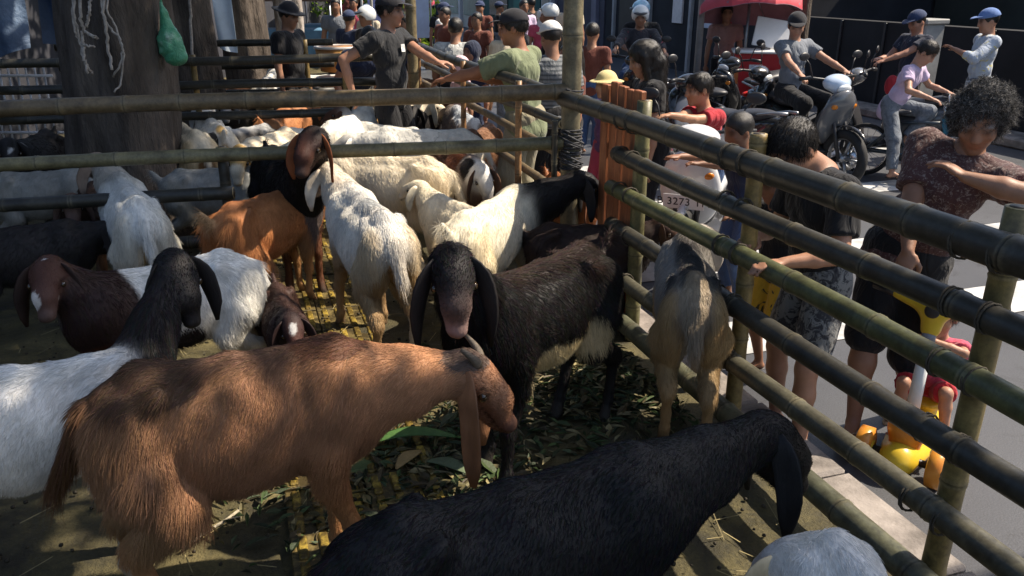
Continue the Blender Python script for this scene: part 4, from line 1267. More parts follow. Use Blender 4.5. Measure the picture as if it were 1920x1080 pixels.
# toddler on toy scooter
person((1.84, 3.20, GZ), 233, .85, "toddler in a pink top and red shorts sitting on a yellow toy scooter", PINKC, RED, 'short', None,
       hands=((1.725, 3.05, .46), (1.66, 3.10, .43)), feet=((1.82, 3.0, GZ + .10), (1.67, 3.12, GZ + .10)), pelvis=(1.845, 3.215, .165), lean=10, look=(-6, -6), knee=(1, 0, 1.2), skin=(.40, .215, .14), vox=.007, leglen=.46, strands=2500)
# red boy
person((1.30, 5.75, GZ), 205, 1.30, "boy in a red t-shirt leaning over the top rail, looking left", RED, JEANS, 'short', None,
       hands=((.86, 5.35, 1.03), (.98, 5.12, 1.04)), pelvis=(1.42, 5.80, .62), lean=14, look=(-12, -8), skin=(.42, .22, .13), vox=.008, leglen=.95, strands=2500, elbow=((0, .6, -.8), (.1, -.8, -.5)), handdir=((-1, -.2, -.1), (-.9, .5, 0)))
# long haired woman
person((1.02, 5.90, GZ), 188, 1.55, "woman with long black hair in a dark top facing left beside the plank gate", BLACKC, BLACKC, 'long', None, look=(-4, -22), skin=SKINL, vox=.009, leglen=.95, female=True, strands=3500, lean=8)
# man in black shirt in the pen
mip = person((-1.02, 7.02, 0), -26, 1.74, "man in dark grey t-shirt in the pen, one hand on his hip", BLK, BLACKC, 'short', ('cap', CAPBLK, 10),
       hands=((-.42, 6.55, 1.13), (-1.30, 6.78, .98)), look=(14, -5), skin=(.36, .185, .12), vox=.009, leglen=.98, shoes=('shoe', SHOEK), elbow=((.0, .5, -.6), (-.9, -.8, .3)), strands=2500, handdir=((.9, .1, -.1), (.3, .4, -1)))
mb = MB(); mb.box((0, 0, 0), (.004, .045, .06)); mb.build('chest_print', WHITEC, mip, (.146, -.01, 1.315)).rotation_euler = (0, -.12, -.1)
# green man
person((0.10, 6.22, 0), 152, 1.64, "man in an olive green t-shirt and dark cap leaning on the rail", OLIVE, cloth("khaki", (.28, .25, .17)), 'short', ('cap', CAPBLK, 0),
       hands=((-.50, 6.28, 1.14), (-.30, 6.45, 1.14)), look=(20, -8), skin=(.30, .13, .07), vox=.009, leglen=.98, fat=1.2, sleeve=.75, hem=.14, lean=7, elbow=((-.2, .5, -.7), (-.2, -.5, -.7)), strands=1500)
# grey striped person with white cap
person((0.34, 6.95, GZ), 100, 1.62, "person in a grey striped t-shirt and white cap, back to the camera", GREYS, BLACKC, 'short', ('cap', CAPWH, 0), look=(10, -15), skin=SKIN, vox=.013, leglen=.95, lean=6, sleeve=.7)
# man in black, deeper in the pens
person((-2.28, 8.7, 0), -20, 1.62, "man in black with a dark brimmed hat deeper in the pens, beside the tree trunks", BLACKC, BLACKC, 'short', ('hat', CAPBLK), look=(0, -15), vox=.016, leglen=.98)
person((-1.55, 8.35, 0), -60, 1.58, "man in a navy shirt bending down behind the man in dark grey", NAVY, BLACKC, 'short', None, lean=42, look=(0, -45), vox=.016, leglen=.98, hands=((-1.35, 8.0, .7), (-1.6, 7.95, .7)))
# ---------------------------------------------------------------- goats deeper in the pens
def far_goats():
    W_ = dict(body=(.68, .66, .60), haunch=(.62, .55, .42), leg=(.5, .42, .3)); CR = dict(body=(.66, .58, .44), haunch=(.60, .46, .26), leg=(.5, .4, .25))
    BK = dict(body=(.018, .016, .016), leg=(.03, .02, .015)); BR = dict(body=(.17, .085, .045), leg=(.12, .06, .03)); OR = dict(body=(.40, .17, .07), leg=(.3, .12, .05)); GB = dict(body=(.13, .10, .08), leg=(.1, .07, .05))
    def mixd(a, **k):
        d = dict(a); d.update(k); return d
    L_ = [
        (400, 222, 118, W_, [((-.32, 0, .55), (.12, .06, .25), (.5, .33, .13))], (.2, 0, .1), (0, -30), "white goat with a tawny striped rump beside the big tree trunk"),
        (345, 232, 128, CR, [((-.3, 0, .5), (.12, .1, .2), (.30, .18, .09))], (.2, 0, .05), (0, -30), "pale tan goat seen from behind against the tree trunk"),
        (455, 236, -120, mixd(BK, spine=(.5, .5, .5)), [(('h', .1, 0, .03), (.06, .02, .03), (.6, .6, .6))], (.12, 0, .05), (-10, -50), "black goat with white streaks on its face behind the cross fence"),
        (505, 246, -100, CR, [(('h', .05, 0, 0), (.12, .1, .1), (.42, .27, .10))], (.14, 0, .04), (10, -55), "cream goat with a yellowish tan head next to the black streaked goat"),
        (528, 200, 80, OR, [], (.2, 0, .06), (0, -30), "orange goat seen from behind under the upper rail"),
        (600, 236, 10, W_, [], (.22, 0, .02), (0, -30), "white goat whose back shows left of the black and white neck"),
        (648, 214, 75, mixd(W_, neck=(.65, .62, .56), head=BLACK), [((.38, .08, .62), (.12, .05, .2), BLACK)], (.1, .05, .16), (30, -25), "white goat with a black patched head raised between the rails"),
        (705, 200, 20, CR, [((.1, -.1, .62), (.25, .08, .14), (.45, .27, .10))], (.2, 0, .1), (0, -30), "cream goat with orange tan patches in the middle of the rear pen"),
        (730, 232, 152, mixd(W_, neck=(.6, .56, .5), head=DBROWN), [((-.1, 0, .7), (.1, .2, .1), (.4, .38, .36))], (.16, 0, .16), (20, -20), "white goat with a dark brown head held up"),
        (800, 238, 178, W_, [], (.2, 0, .0), (0, -30), "broad white goat standing crosswise behind the cross fence"),
        (790, 196, -95, BK, [], (.1, 0, .1), (0, -40), "black goat with a brown muzzle facing the camera"),
        (868, 206, 105, mixd(GB, spine=(.45, .47, .50)), [((-.1, 0, .75), (.3, .1, .12), (.42, .45, .48))], (.2, 0, .02), (0, -30), "grey backed brown goat beside the thin brown posts"),
        (620, 168, 165, GB, [], (.2, 0, .05), (0, -30), "long grey brown goat under the bamboo fence row"),
        (455, 150, 170, BR, [], (.2, 0, .1), (0, -30), "brown goat left of the white rump in the far pen"),
        (500, 142, 95, W_, [], (.2, 0, .1), (0, -30), "white goat rump in the far pen"),
        (565, 148, -60, BK, [], (.14, 0, .1), (0, -40), "black goat with its head low in the far pen"),
        (610, 138, 5, mixd(W_, head=(.5, .42, .3)), [], (.2, 0, .04), (0, -30), "white goat in the far pen with its nose to the right"),
        (668, 140, -75, CR, [], (.14, 0, .08), (0, -45), "cream goat facing the camera beside the thin bamboo post"),
        (525, 104, 175, mixd(W_), [((0, 0, .5), (.4, .3, .12), (.05, .05, .06))], (.2, 0, .06), (0, -30), "white and dark grey goat in the farthest pen"),
        (440, 178, -85, mixd(BK, head=(.3, .3, .3)), [(('h', .05, 0, .05), (.06, .05, .03), (.6, .6, .6))], (.1, 0, .08), (10, -45), "black goat with a pale forehead behind the upper rail"),
        (850, 150, 168, BR, [], (.16, 0, .12), (0, -25), "brown goat by the hand of the man in olive green"),
        (905, 236, -100, mixd(BR, head=(.2, .1, .06)), [], (.12, 0, .1), (0, -40), "reddish brown goat in front of the man in olive green"),
        (60, 250, -80, BK, [(('h', .08, .02, .04), (.08, .02, .03), (.45, .45, .45)), ((.36, .06, .62), (.05, .05, .2), (.45, .45, .44))], (.12, 0, .1), (20, -45), "black goat with a grey stripe, in the shade left of the big trunk"),
        (70, 318, 8, mixd(W_, body=(.27, .27, .25), haunch=(.25, .25, .23), leg=(.1, .08, .06)), [], (.2, 0, 0), (0, -40), "grey white goat darkened for deep shade at the left edge"),  # white coat darkened to deepen the shade on it
        (160, 352, -75, mixd(BR, body=(.05, .03, .022), head=(.16, .10, .08)), [], (.12, 0, .12), (10, -45), "dark brown goat with a paler muzzle in front of the thick trunk"),
        (30, 420, 20, mixd(BK), [((-.1, .1, .6), (.14, .1, .14), (.5, .49, .46))], (.16, 0, .02), (0, -40), "black goat standing crosswise in shade at the left edge behind the pied goat"),
        (395, 312, 12, mixd(W_, body=(.30, .30, .28), haunch=(.28, .28, .25), leg=(.1, .08, .06)), [], (.2, 0, .0), (0, -40), "grey white goat standing crosswise and darkened for the shade right of the trunk"),  # shade put into the colour: pale coat and legs darkened
    ]
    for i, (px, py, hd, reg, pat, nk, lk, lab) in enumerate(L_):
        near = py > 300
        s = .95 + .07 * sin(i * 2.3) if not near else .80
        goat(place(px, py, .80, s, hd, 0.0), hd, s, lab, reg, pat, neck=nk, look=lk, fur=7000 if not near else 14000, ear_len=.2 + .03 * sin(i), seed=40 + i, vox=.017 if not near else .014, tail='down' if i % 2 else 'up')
far_goats()

# ---------------------------------------------------------------- trees
BARK = M("bark", (0.062, 0.047, 0.036), .9, .5, 5, bmp=1.0, stretch=(1, 1, .3), bscale=18, dist=.05, col2=(.135, .108, .086))
BARKP = M("bark_pale", (0.27, 0.235, 0.20), .9, .45, 6, bmp=.9, stretch=(1, 1, .35), bscale=22, dist=.04, col2=(.42, .37, .33))
LEAFM = None
def leaf_mat():
    m, nt, b = new_mat("foliage")
    at = node(nt, "ShaderNodeAttribute", attribute_name="Col")
    nt.links.new(at.outputs[0], b.inputs["Base Color"])
    b.inputs["Roughness"].default_value = .5
    tr = node(nt, "ShaderNodeBsdfTranslucent")
    nt.links.new(mixrgb(nt, 1.0, at.outputs[0], (1.3, 1.6, .6), 'MULTIPLY'), tr.inputs[0])
    mx = node(nt, "ShaderNodeMixShader"); mx.inputs[0].default_value = .35
    out = [n for n in nt.nodes if n.type == 'OUTPUT_MATERIAL'][0]
    nt.links.new(b.outputs[0], mx.inputs[1]); nt.links.new(tr.outputs[0], mx.inputs[2]); nt.links.new(mx.outputs[0], out.inputs[0])
    return m
LEAFM = leaf_mat()
def trunk_mb(base, top, r0, r1, seed, flute=.12):
    rg = np.random.default_rng(seed); m = 40; n = 36
    t = np.linspace(0, 1, m)
    base = np.array(base, float); top = np.array(top, float)
    a = np.linspace(0, 2 * pi, n, endpoint=False)
    ph = rg.uniform(0, 6, 6)
    V = []
    for u in t:
        c = base + (top - base) * u + np.array((.06 * sin(u * 4 + ph[0]), .06 * sin(u * 3 + ph[1]), 0)) * (r0 / .4)
        r = (r1 + (r0 - r1) * (1 - u) ** .8) * (1 + .45 * max(0, 1 - u * (top[2] - base[2]) / .8) ** 2)
        rr = r * (1 + flute * np.sin(a * 3 + ph[2] + u * 1.5) + flute * .6 * np.sin(a * 7 + ph[3] + u * 4) + .03 * np.sin(a * 13 + u * 30 + ph[4]))
        V.append(np.stack([c[0] + rr * np.cos(a), c[1] + rr * np.sin(a), np.full(n, c[2])], 1))
    f = [(i * n + j, i * n + (j + 1) % n, (i + 1) * n + (j + 1) % n, (i + 1) * n + j) for i in range(m - 1) for j in range(n)]
    return MB().add(np.concatenate(V), f)
def crown_mb(blobs, n, leaf, seed, cols):
    """leaves scattered in clumps through several ellipsoids"""
    rg = np.random.default_rng(seed); mb = MB()
    vol = np.array([np.prod(r) for c, r in blobs]); vol = vol / vol.sum()
    V, C = [], []
    for (c, r), w_ in zip(blobs, vol):
        k = int(n * w_ / 14) + 1
        d = rg.normal(size=(k, 3)); d /= np.linalg.norm(d, axis=1, keepdims=True)
        cl = np.array(c) + d * (rg.random((k, 1)) ** .45) * np.array(r)
        p = np.repeat(cl, 14, 0) + rg.normal(size=(k * 14, 3)) * leaf * 1.6
        q = len(p)
        x = rg.normal(size=(q, 3)); x /= np.linalg.norm(x, axis=1, keepdims=True)
        y = np.cross(x, rg.normal(size=(q, 3))); y /= np.linalg.norm(y, axis=1, keepdims=True)
        L = leaf * rg.uniform(.6, 1.3, (q, 1)); wd = L * .42
        V.append(np.stack([p - x * L, p + y * wd - x * L * .1, p + x * L, p - y * wd - x * L * .1], 1))
        cc = np.array(cols)[rg.integers(len(cols), size=q)] * rg.uniform(.7, 1.3, (q, 1)) * np.repeat(rg.uniform(.7, 1.3, (k, 1)), 14, 0)
        C.append(np.repeat(cc[:, None, :], 4, 1))
    V = np.concatenate(V).reshape(-1, 3); C = np.concatenate(C).reshape(-1, 3)
    return V, np.arange(len(V)).reshape(-1, 4), C
GRN = [(.045, .085, .022), (.06, .11, .028), (.035, .065, .02), (.09, .13, .03)]
def tree(loc, r0, r1, h, label, blobs, n, leaf, seed, bark=None, top=(0, 0), limbs=()):
    e = empty("tree", (loc[0], loc[1], 0), 0, 1, label, "tree")
    trunk_mb((0, 0, -.1), (top[0], top[1], h), r0, r1, seed).build("trunk", bark or BARK, e)
    for a, b, r in limbs:
        mb = MB(); mb.loft([np.array(a), (np.array(a) + np.array(b)) / 2 + (0, 0, .35), np.array(b)], [r, r * .7, r * .3], n=10); mb.build("limb", bark or BARK, e)
    if n:
        V, Q, C = crown_mb([(np.array(c), r) for c, r in blobs], n, leaf, seed, GRN)
        o = mk("crown", V, Q, LEAFM, e, C, False); o["kind"] = "stuff"
    return e
# the big tree in the pen: its crown reaches out over the fence and throws the shade on the left half of the pen
def over(x, y, z, zc):
    """where a branch at height zc must hang to shade this spot"""
    return np.array((x, y, z)) + np.array(sv) * ((zc - z) / sv.z)
TX, TY = -2.78, 5.85
bl = [(over(x, y, z, zc) - (TX, TY, 0), (r, r, .5)) for x, y, z, r, zc in ((-2.9, 5.6, 1.0, 1.3, 5.6), (-3.0, 4.4, .5, 1.25, 5.4), (-2.45, 3.3, .5, 1.15, 5.5), (-1.95, 2.3, .6, .85, 5.4), (-4.2, 5, 1, 1.5, 5.8), (-4.0, 3, .5, 1.4, 5.6), (-2.9, 7.4, 1, 1.2, 5.8), (-3.7, 9.3, 1, 1.5, 6.0), (-1.75, 3.2, .5, .5, 5.3))]
tree((TX, TY), .37, .29, 4.6, "thick dark tree trunk with hanging roots rising in the pen at left", bl + [((0, 0, 6.3), (2.0, 2.0, 1.0))], 24000, .12, 31, BARK, (.1, 0), [((.1, 0, 4.2), tuple(bl[1][0]), .2), ((.1, 0, 4.4), tuple(bl[6][0]), .18), ((.05, 0, 4.3), tuple(bl[3][0]), .15)])
tree((-3.12, 8.35), .225, .20, 4.5, "second dark tree trunk behind the green net bag", [((0, .3, 5.2), (1.7, 1.7, 1.0))], 2500, .13, 32, BARK, (-.1, 0))
tree((-3.55, 11.4), .30, .26, 4.5, "third tree trunk with mottled grey bark farther along the pen", [((0, .4, 5.4), (2, 2, 1.1))], 2500, .14, 33, BARK)
tree((-3.15, 12.0), .19, .17, 4.5, "slim sunlit tree trunk with pale pinkish bark", [((0, .5, 5.4), (1.5, 1.5, .9))], 1500, .14, 34, BARKP)
tree((4.05, 11.9), .085, .07, 4.0, "thin mottled street tree trunk behind the motorbike rider", [((0, 0, 4.6), (1.5, 1.5, .8))], 1500, .12, 35, BARK)

# street tree added out of view at right: its crown shades the nearest goats
KX, KY = 8.9, 4.4
bl = [(over(x, y, z, zc) - (KX, KY, 0), (r, r * .9, .35)) for x, y, z, r, zc in ((.15, 1.45, .7, .75, 5.5), (.8, 1.3, .7, .5, 5.5))]
tree((KX, KY), .2, .16, 4.6, "unseen street tree added beyond the right edge to shade the nearest goats", bl, 6000, .11, 36, BARK, (0, 0), [((0, 0, 4.4), tuple(bl[0][0]), .1), ((0, 0, 4.4), tuple(bl[1][0]), .1)])

# hanging roots, string and bag on the big trunk
ROOTM = M("aerial_root", (.34, .30, .26), .85, .3, 40, bmp=.4)
def hang(pts, r, label, name="hanging_root", cat="root", grp="aerial roots hanging on the big trunk", mat=None):
    P_ = np.array(pts, float); t = np.linspace(0, 1, 26); k = np.linspace(0, 1, len(P_))
    q = np.stack([np.interp(t, k, P_[:, i]) for i in range(3)], 1)
    for _ in range(4): q[1:-1] = (q[:-2] + q[1:-1] * 2 + q[2:]) / 4
    q += rng.normal(size=q.shape) * .004
    mb = MB(); mb.loft(q - q[0], r, n=6)
    o = mb.build(name, mat or ROOTM, None, q[0]); tag(o, label, cat, grp)
y0 = 5.33
RL = "thin pale aerial root dangling in front of the big tree trunk"
for ln in ([(138, -60), (140, 30), (152, 85), (165, 140)], [(150, -60), (150, 30), (158, 60), (172, 68), (184, 70)], [(138, -30), (137, 50), (150, 82), (166, 86), (178, 86)], [(186, -60), (190, 20), (205, 55), (224, 66), (233, 100), (226, 120), (212, 145)], [(192, -60), (196, 30), (203, 90), (209, 130)], [(166, -60), (168, 20), (163, 50)], [(200, -60), (200, 20), (216, 48), (232, 90), (230, 150), (215, 172)], [(155, 60), (158, 110), (170, 138)]):
    hang([RX(x, y, y0 - .05 * (i % 2)) for i, (x, y) in enumerate(ln)], rng.uniform(.006, .010), RL)
hang([RX(355, -50, 7.95), RX(358, 60, 7.95), RX(365, 180, 7.9)], .014, "single pale rope hanging straight down the second tree trunk", "hanging_rope", "rope", None)
def net_bag():
    m, nt, b = new_mat("green_plastic")
    n = noise(nt, 9, 4, .6)
    nt.links.new(ramp(nt, n, [(.3, (.03, .22, .10)), (.55, (.10, .36, .20)), (.75, (.45, .55, .48))]), b.inputs["Base Color"])
    b.inputs["Roughness"].default_value = .35; b.inputs["Transmission Weight"].default_value = .15
    bump(nt, b, noise(nt, 26, 4, .6, dist=1.5), .8, .02)
    c = RX(318, 75, 5.75)
    B = Body(.05)
    B.ell((0, 0, -.03), (.085, .06, .10), 'b'); B.ell((.03, 0, -.11), (.075, .055, .06), 'b'); B.cap((0, 0, .02), .06, (-.02, 0, .24), .012, 'b')
    V, Q = B.mesh(.009, wob=.010, wscale=45)
    e = empty("plastic_bag", c, 0, 1, "crumpled green plastic bag hanging on the side of the big trunk", "bag")
    mk("bag_body", V, Q, m, e)
    mb = MB(); mb.loft([(-.02, 0, .24), (-.025, 0, .45)], [.008, .006], n=6); mb.build("bag_handle", m, e)
net_bag()
# tarpaulin and rail at the left edge
TARP = M("blue_tarp", (.075, .12, .21), .55, .35, 3, bmp=.5, bscale=9, dist=.05, col2=(.12, .18, .28))
def tarp(x0, x1, yb, z0, z1, label, seed, m=TARP):
    nx, nz = 40, 24
    X, Z = np.meshgrid(np.linspace(x0, x1, nx), np.linspace(z0, z1, nz), indexing='ij')
    Y = yb + .07 * np.sin(X * 9 + seed + Z * 1.4) + .04 * np.sin(X * 21 + Z * 3 + seed)
    V = np.stack([X, Y, Z + .05 * np.sin(X * 7 + seed) * (Z < z0 + .1)], -1).reshape(-1, 3)
    ii = np.arange(nx * nz).reshape(nx, nz); Q = np.stack([ii[:-1, :-1], ii[1:, :-1], ii[1:, 1:], ii[:-1, 1:]], -1).reshape(-1, 4)
    V2 = np.concatenate([V, V + (0, .012, 0)]); Q2 = np.concatenate([Q, Q[:, ::-1] + len(V)])
    tag(mk("tarpaulin", V2, Q2, m), label, "tarp")
a = RX(-60, 100, 7.6); b_ = RX(52, 92, 7.6); tarp(a[0], b_[0], 7.6, a[2], 2.9, "blue grey tarpaulin hung at the left edge of the pen", 0)
a = RX(78, 70, 8.2); b_ = RX(118, 92, 8.2); tarp(a[0], b_[0], 8.2, b_[2], 2.9, "narrow fold of darker blue tarpaulin beside the big trunk", 2, M("blue_tarp_dark", (.05, .085, .16), .5, .3, 4, bmp=.5, bscale=9, dist=.05))
a = RX(398, 95, 10.6); b_ = RX(428, 60, 10.6); tarp(a[0], b_[0], 10.9, a[2], 2.6, "pale blue white sheet glowing between two tree trunks", 4, M("pale_sheet", (.62, .70, .78), .6, .15, 3, bmp=.3))
wf = empty("white_railing", RX(30, 190, 8.0), 0, 1, "small white metal railing in the shade below the tarpaulin", "railing")
RM = M("rail_white", (.5, .5, .52), .5, .2, 8)
for i in range(8):
    mb = MB(); mb.tube((-.28 + i * .085, 0, -.42), (-.28 + i * .085, .02, .36), .010); mb.build("baluster", RM, wf)
mb = MB(); mb.tube((-.36, 0, .24), (.4, 0, .24), .014); mb.build("rail", RM, wf)
mb = MB(); mb.tube((-.36, 0, -.3), (.4, 0, -.3), .014); mb.build("rail", RM, wf)
# dark wall added behind the pens on the left to darken the sunlit ground
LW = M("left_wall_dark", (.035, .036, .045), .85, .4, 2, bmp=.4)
o = MB().box((-5.9, 14, 1.6), (.3, 44, 3.4)).build("darkening_wall", LW); tag(o, "dark wall added at the far left to darken the ground behind the pens", "wall")

# ---------------------------------------------------------------- vehicles
TYRE = M("tyre_rubber", (.018, .018, .019), .75, .3, 30); CHROME = M("metal_bright", (.55, .56, .58), .22, .1, 10, metal=1.0, bmp=0); ALU = M("metal_grey", (.30, .31, .33), .38, .2, 12, metal=.9, bmp=.05)
BPL = M("plastic_black", (.022, .022, .025), .4, .3, 20); SEATM = M("seat_vinyl", (.035, .036, .042), .45, .3, 14, bmp=.15); LENS = M("lens_clear", (.75, .78, .8), .08, .05, 5, bmp=0, spec=.9); LRED = M("lens_red", (.4, .02, .015), .12, .1, 5, bmp=0); LAMB = M("lens_amber", (.55, .18, .02), .12, .1, 5, bmp=0)
def paint(name, c): return M("paint_" + name, c, .22, .06, 3, bmp=0, coat=.7)
def wheel(parent, c, R, r=.045, spokes=5, disc=True):
    w_ = empty("wheel", c); w_.parent = parent
    mb = MB(); mb.torus((0, 0, 0), R - r, r, 'y', 30, 10, sz=1.05); mb.build("tyre", TYRE, w_)
    mb = MB(); mb.torus((0, 0, 0), R - 2 * r + .008, .014, 'y', 28, 8, sz=1.8)
    for k in range(spokes):
        a = 2 * pi * k / spokes
        mb.loft([(0, 0, 0), ((R - 2 * r) * cos(a), 0, (R - 2 * r) * sin(a))], [.026, .015], [.016, .012], (0, 1, 0), 8)
    mb.tube((0, -.06, 0), (0, .06, 0), .035); mb.build("rim", ALU, w_)
    if disc:
        mb = MB(); mb.tube((0, .045, 0), (0, .049, 0), R * .42, n=24); mb.build("brake_disc", CHROME, w_)
    return w_
def shell(parent, name, mat, prims, vox=.012, wob=0.0, k=.03, clip=None):
    B = Body(k)
    for p in prims:
        if p[0] == 'e': B.ell(p[1], p[2], 'x', rot('Y', p[3]) if len(p) > 3 else None)
        elif p[0] == 's': B.sub(p[1], p[2], rot('Y', p[3]) if len(p) > 3 else None, .012)
        else: B.cap(p[1], p[2], p[3], p[4], 'x')
    V, Q = B.mesh(vox, clip=clip)
    return mk(name, V, Q, mat, parent)
def scooter(loc, face, label, body, accent, steer=0, plate=None, lean=0, panel=None, front=None, group="motorbikes on the road"):
    e = empty("scooter", (loc[0], loc[1], GZ), radians(face), 1, label, "motorbike", group)
    e.rotation_euler = (radians(lean), 0, radians(face))
    R = .285
    wheel(e, (.62, 0, R), R, .048); wheel(e, (-.62, 0, R), R, .055)
    # front: fork, fender, leg shield, cowl
    mb = MB()
    for y in (-.07, .07): mb.tube((.62, y, R), (.44, y, .78), .019)
    mb.build("fork", BPL, e)
    shell(e, "front_fender", body, [('e', (.62, 0, .46), (.25, .075, .15)), ('s', (.62, 0, R - .02), (.33, .2, .33)), ], .011)
    shell(e, "front_panel", front or body, [('e', (.44, 0, .66), (.085, .20, .30), 22), ('e', (.48, 0, .80), (.10, .15, .13), 22), ('s', (.27, 0, .62), (.12, .24, .40), 22)], .012)
    shell(e, "leg_shield", accent, [('e', (.36, 0, .60), (.035, .19, .28), 22)], .012)
    shell(e, "cowl", panel or body, [('e', (.40, 0, .99), (.10, .16, .085), 15), ('e', (.45, 0, .96), (.07, .10, .08), 20)], .011)
    shell(e, "headlight", LENS, [('e', (.505, 0, .94), (.03, .085, .05), 25)], .009)
    for y in (-1, 1):
        shell(e, "indicator", LAMB, [('e', (.535, y * .11, .78), (.025, .05, .03), 22)], .009)
    mb = MB(); mb.loft([(.27, -.36, 1.03), (.31, -.25, 1.04), (.36, -.1, 1.02), (.36, .1, 1.02), (.31, .25, 1.04), (.27, .36, 1.03)], .013, n=8); mb.build("handlebar", BPL, e)
    for y in (-1, 1):
        mb = MB(); mb.tube((.27, y * .36, 1.03), (.30, y * .25, 1.04), .019); mb.build("grip", BPL, e)
        m_ = MB(); m_.loft([(.32, y * .24, 1.04), (.30, y * .28, 1.17), (.28, y * .32, 1.22)], .006, n=6); m_.ell((.28, y * .34, 1.24), (.014, .065, .04)); m_.build("mirror", BPL, e)
    # body and seat
    shell(e, "side_panel", body, [('e', (-.38, 0, .60), (.42, .155, .13), 12), ('e', (-.62, 0, .70), (.26, .12, .10), 14), ('e', (-.10, 0, .47), (.20, .14, .16), -20)], .013)
    shell(e, "floorboard", BPL, [('e', (.14, 0, .32), (.30, .19, .05)), ('e', (-.2, 0, .36), (.25, .15, .10))], .013)
    shell(e, "seat", SEATM, [('e', (-.18, 0, .745), (.24, .135, .06), -2), ('e', (-.50, 0, .79), (.27, .13, .06), 6)], .012)
    shell(e, "engine", ALU, [('e', (-.40, .05, .32), (.26, .10, .10)), ('c', (-.62, .10, R), .07, (-.3, .1, .33), .08)], .013)
    mb = MB(); mb.loft([(-.2, -.15, .22), (-.45, -.17, .26), (-.62, -.18, .34), (-.95, -.18, .42)], [.025, .03, .06, .05], n=12); mb.build("exhaust", BPL, e)
    shell(e, "tail_light", LRED, [('e', (-.885, 0, .73), (.035, .09, .035), 14)], .009)
    mb = MB()
    for y in (-.1, .1): mb.loft([(-.55, y, .80), (-.80, y, .85), (-.93, y * .6, .86)], .013, n=8)
    mb.build("grab_rail", ALU, e)
    shell(e, "rear_fender", BPL, [('e', (-.82, 0, .44), (.10, .06, .20), -35)], .012)
    mb = MB(); mb.loft([(-.05, .12, .25), (-.12, .24, .03)], [.012, .011], n=8); mb.build("kickstand", BPL, e)
    if plate:
        mb = MB(); mb.box((0, 0, 0), (.006, .26, .10), None, None, .0025)
        q = mb.build("number_plate", M("plate_white", (.72, .72, .70), .4, .05, 4, bmp=0), e, plate[1]); q.rotation_euler = (0, radians(plate[2]), 0)
        cu = bpy.data.curves.new("plate_text", 'FONT'); cu.body = plate[0]; cu.size = .072; cu.extrude = .001; cu.align_x = 'CENTER'; cu.align_y = 'CENTER'; cu.space_character = 1.05
        t_ = bpy.data.objects.new("plate_text", cu); COL.objects.link(t_); t_.parent = q
        t_.location = (.0045, 0, 0); t_.rotation_euler = (pi / 2, 0, pi / 2)
        bpy.context.view_layer.update()
        me = bpy.data.meshes.new_from_object(t_.evaluated_get(bpy.context.evaluated_depsgraph_get()))
        bpy.data.objects.remove(t_)
        t_ = bpy.data.objects.new("plate_text", me); COL.objects.link(t_); t_.parent = q; t_["kind"] = "stuff"
        t_.location = (.0045, 0, 0); t_.rotation_euler = (pi / 2, 0, pi / 2)
        me.materials.clear(); me.materials.append(M("plate_ink", (.02, .02, .025), .5, .1, 5, bmp=0))
    return e
WHT = paint("white", (.66, .67, .69)); GRY = paint("grey", (.10, .105, .115)); BKP = paint("black", (.016, .016, .018)); BLU = paint("pale_blue", (.45, .55, .70)); DBL = paint("blue", (.03, .09, .22))
# white scooter behind the rails
scooter((1.33, 5.62), -112, "white scooter with a number plate parked behind the rails under the boy in red", WHT, GRY, plate=("B 3273 TN", (.665, 0, .63), 14))
# rider coming towards the camera
scooter((1.62, 10.9), -98, "dark motorbike of the rider in the white helmet", BKP, BPL)
person((1.70, 11.25, GZ + .0), -98, 1.66, "motorbike rider in a white helmet and dark jacket facing the camera", cloth("rider_dark", (.03, .03, .038), pat=('n', 8, (.25, .06, .07), .62, .66)), JEANS, 'short', ('helmet', HELW), pelvis=(1.68, 11.25, .72), hands=((1.95, 10.68, .94), (1.25, 10.62, .94)), feet=((1.86, 10.85, .22), (1.38, 10.8, .22)), look=(0, -8), leglen=.98, sleeve=1.7, vox=.015)
person((1.78, 11.65, GZ), -98, 1.6, "pillion passenger in a pale blue helmet behind the white helmet", BLACKC, JEANS, 'short', ('helmet', HELB), pelvis=(1.76, 11.62, .80), hands=((1.9, 11.3, .95), (1.55, 11.3, .95)), feet=((1.95, 11.2, .3), (1.45, 11.2, .3)), look=(-40, -12), leglen=.98, vox=.016)
# parked black motorbike behind the red boy
scooter((2.35, 9.3), -38, "black motorbike parked with its front wheel turned to the fence", BKP, BPL)
# scooter of the rider with the dark cap
scooter((3.02, 8.55), -66, "dark scooter with a pale headlamp cowl ridden by the man in the grey t-shirt", BKP, BPL, panel=BLU, front=GRY)
person((2.95, 8.82, GZ), -62, 1.62, "scooter rider in a grey t-shirt and black cap looking left", GREYT, BLACKC, 'short', ('cap', CAPBLK, -6), pelvis=(2.94, 8.84, .76), hands=((3.44, 8.50, .93), (2.86, 8.24, .93)), feet=((3.25, 8.62, .22), (2.88, 8.45, .22)), look=(-38, -22), skin=(.40, .22, .15), leglen=.98, vox=.013, sleeve=.6, strands=900)
scooter((3.98, 8.62), 150, "dark grey scooter with a long seat parked beside the rider in grey", GRY, BPL)
scooter((6.35, 8.6), 200, "black motorbike parked at the right edge of the road", BKP, BPL)

scooter((2.95, 10.4), 215, "black motorbike parked sideways in front of the red cart", BKP, BPL)
scooter((1.95, 7.9), 120, "black motorbike parked close behind the boy in red", BKP, GRY)
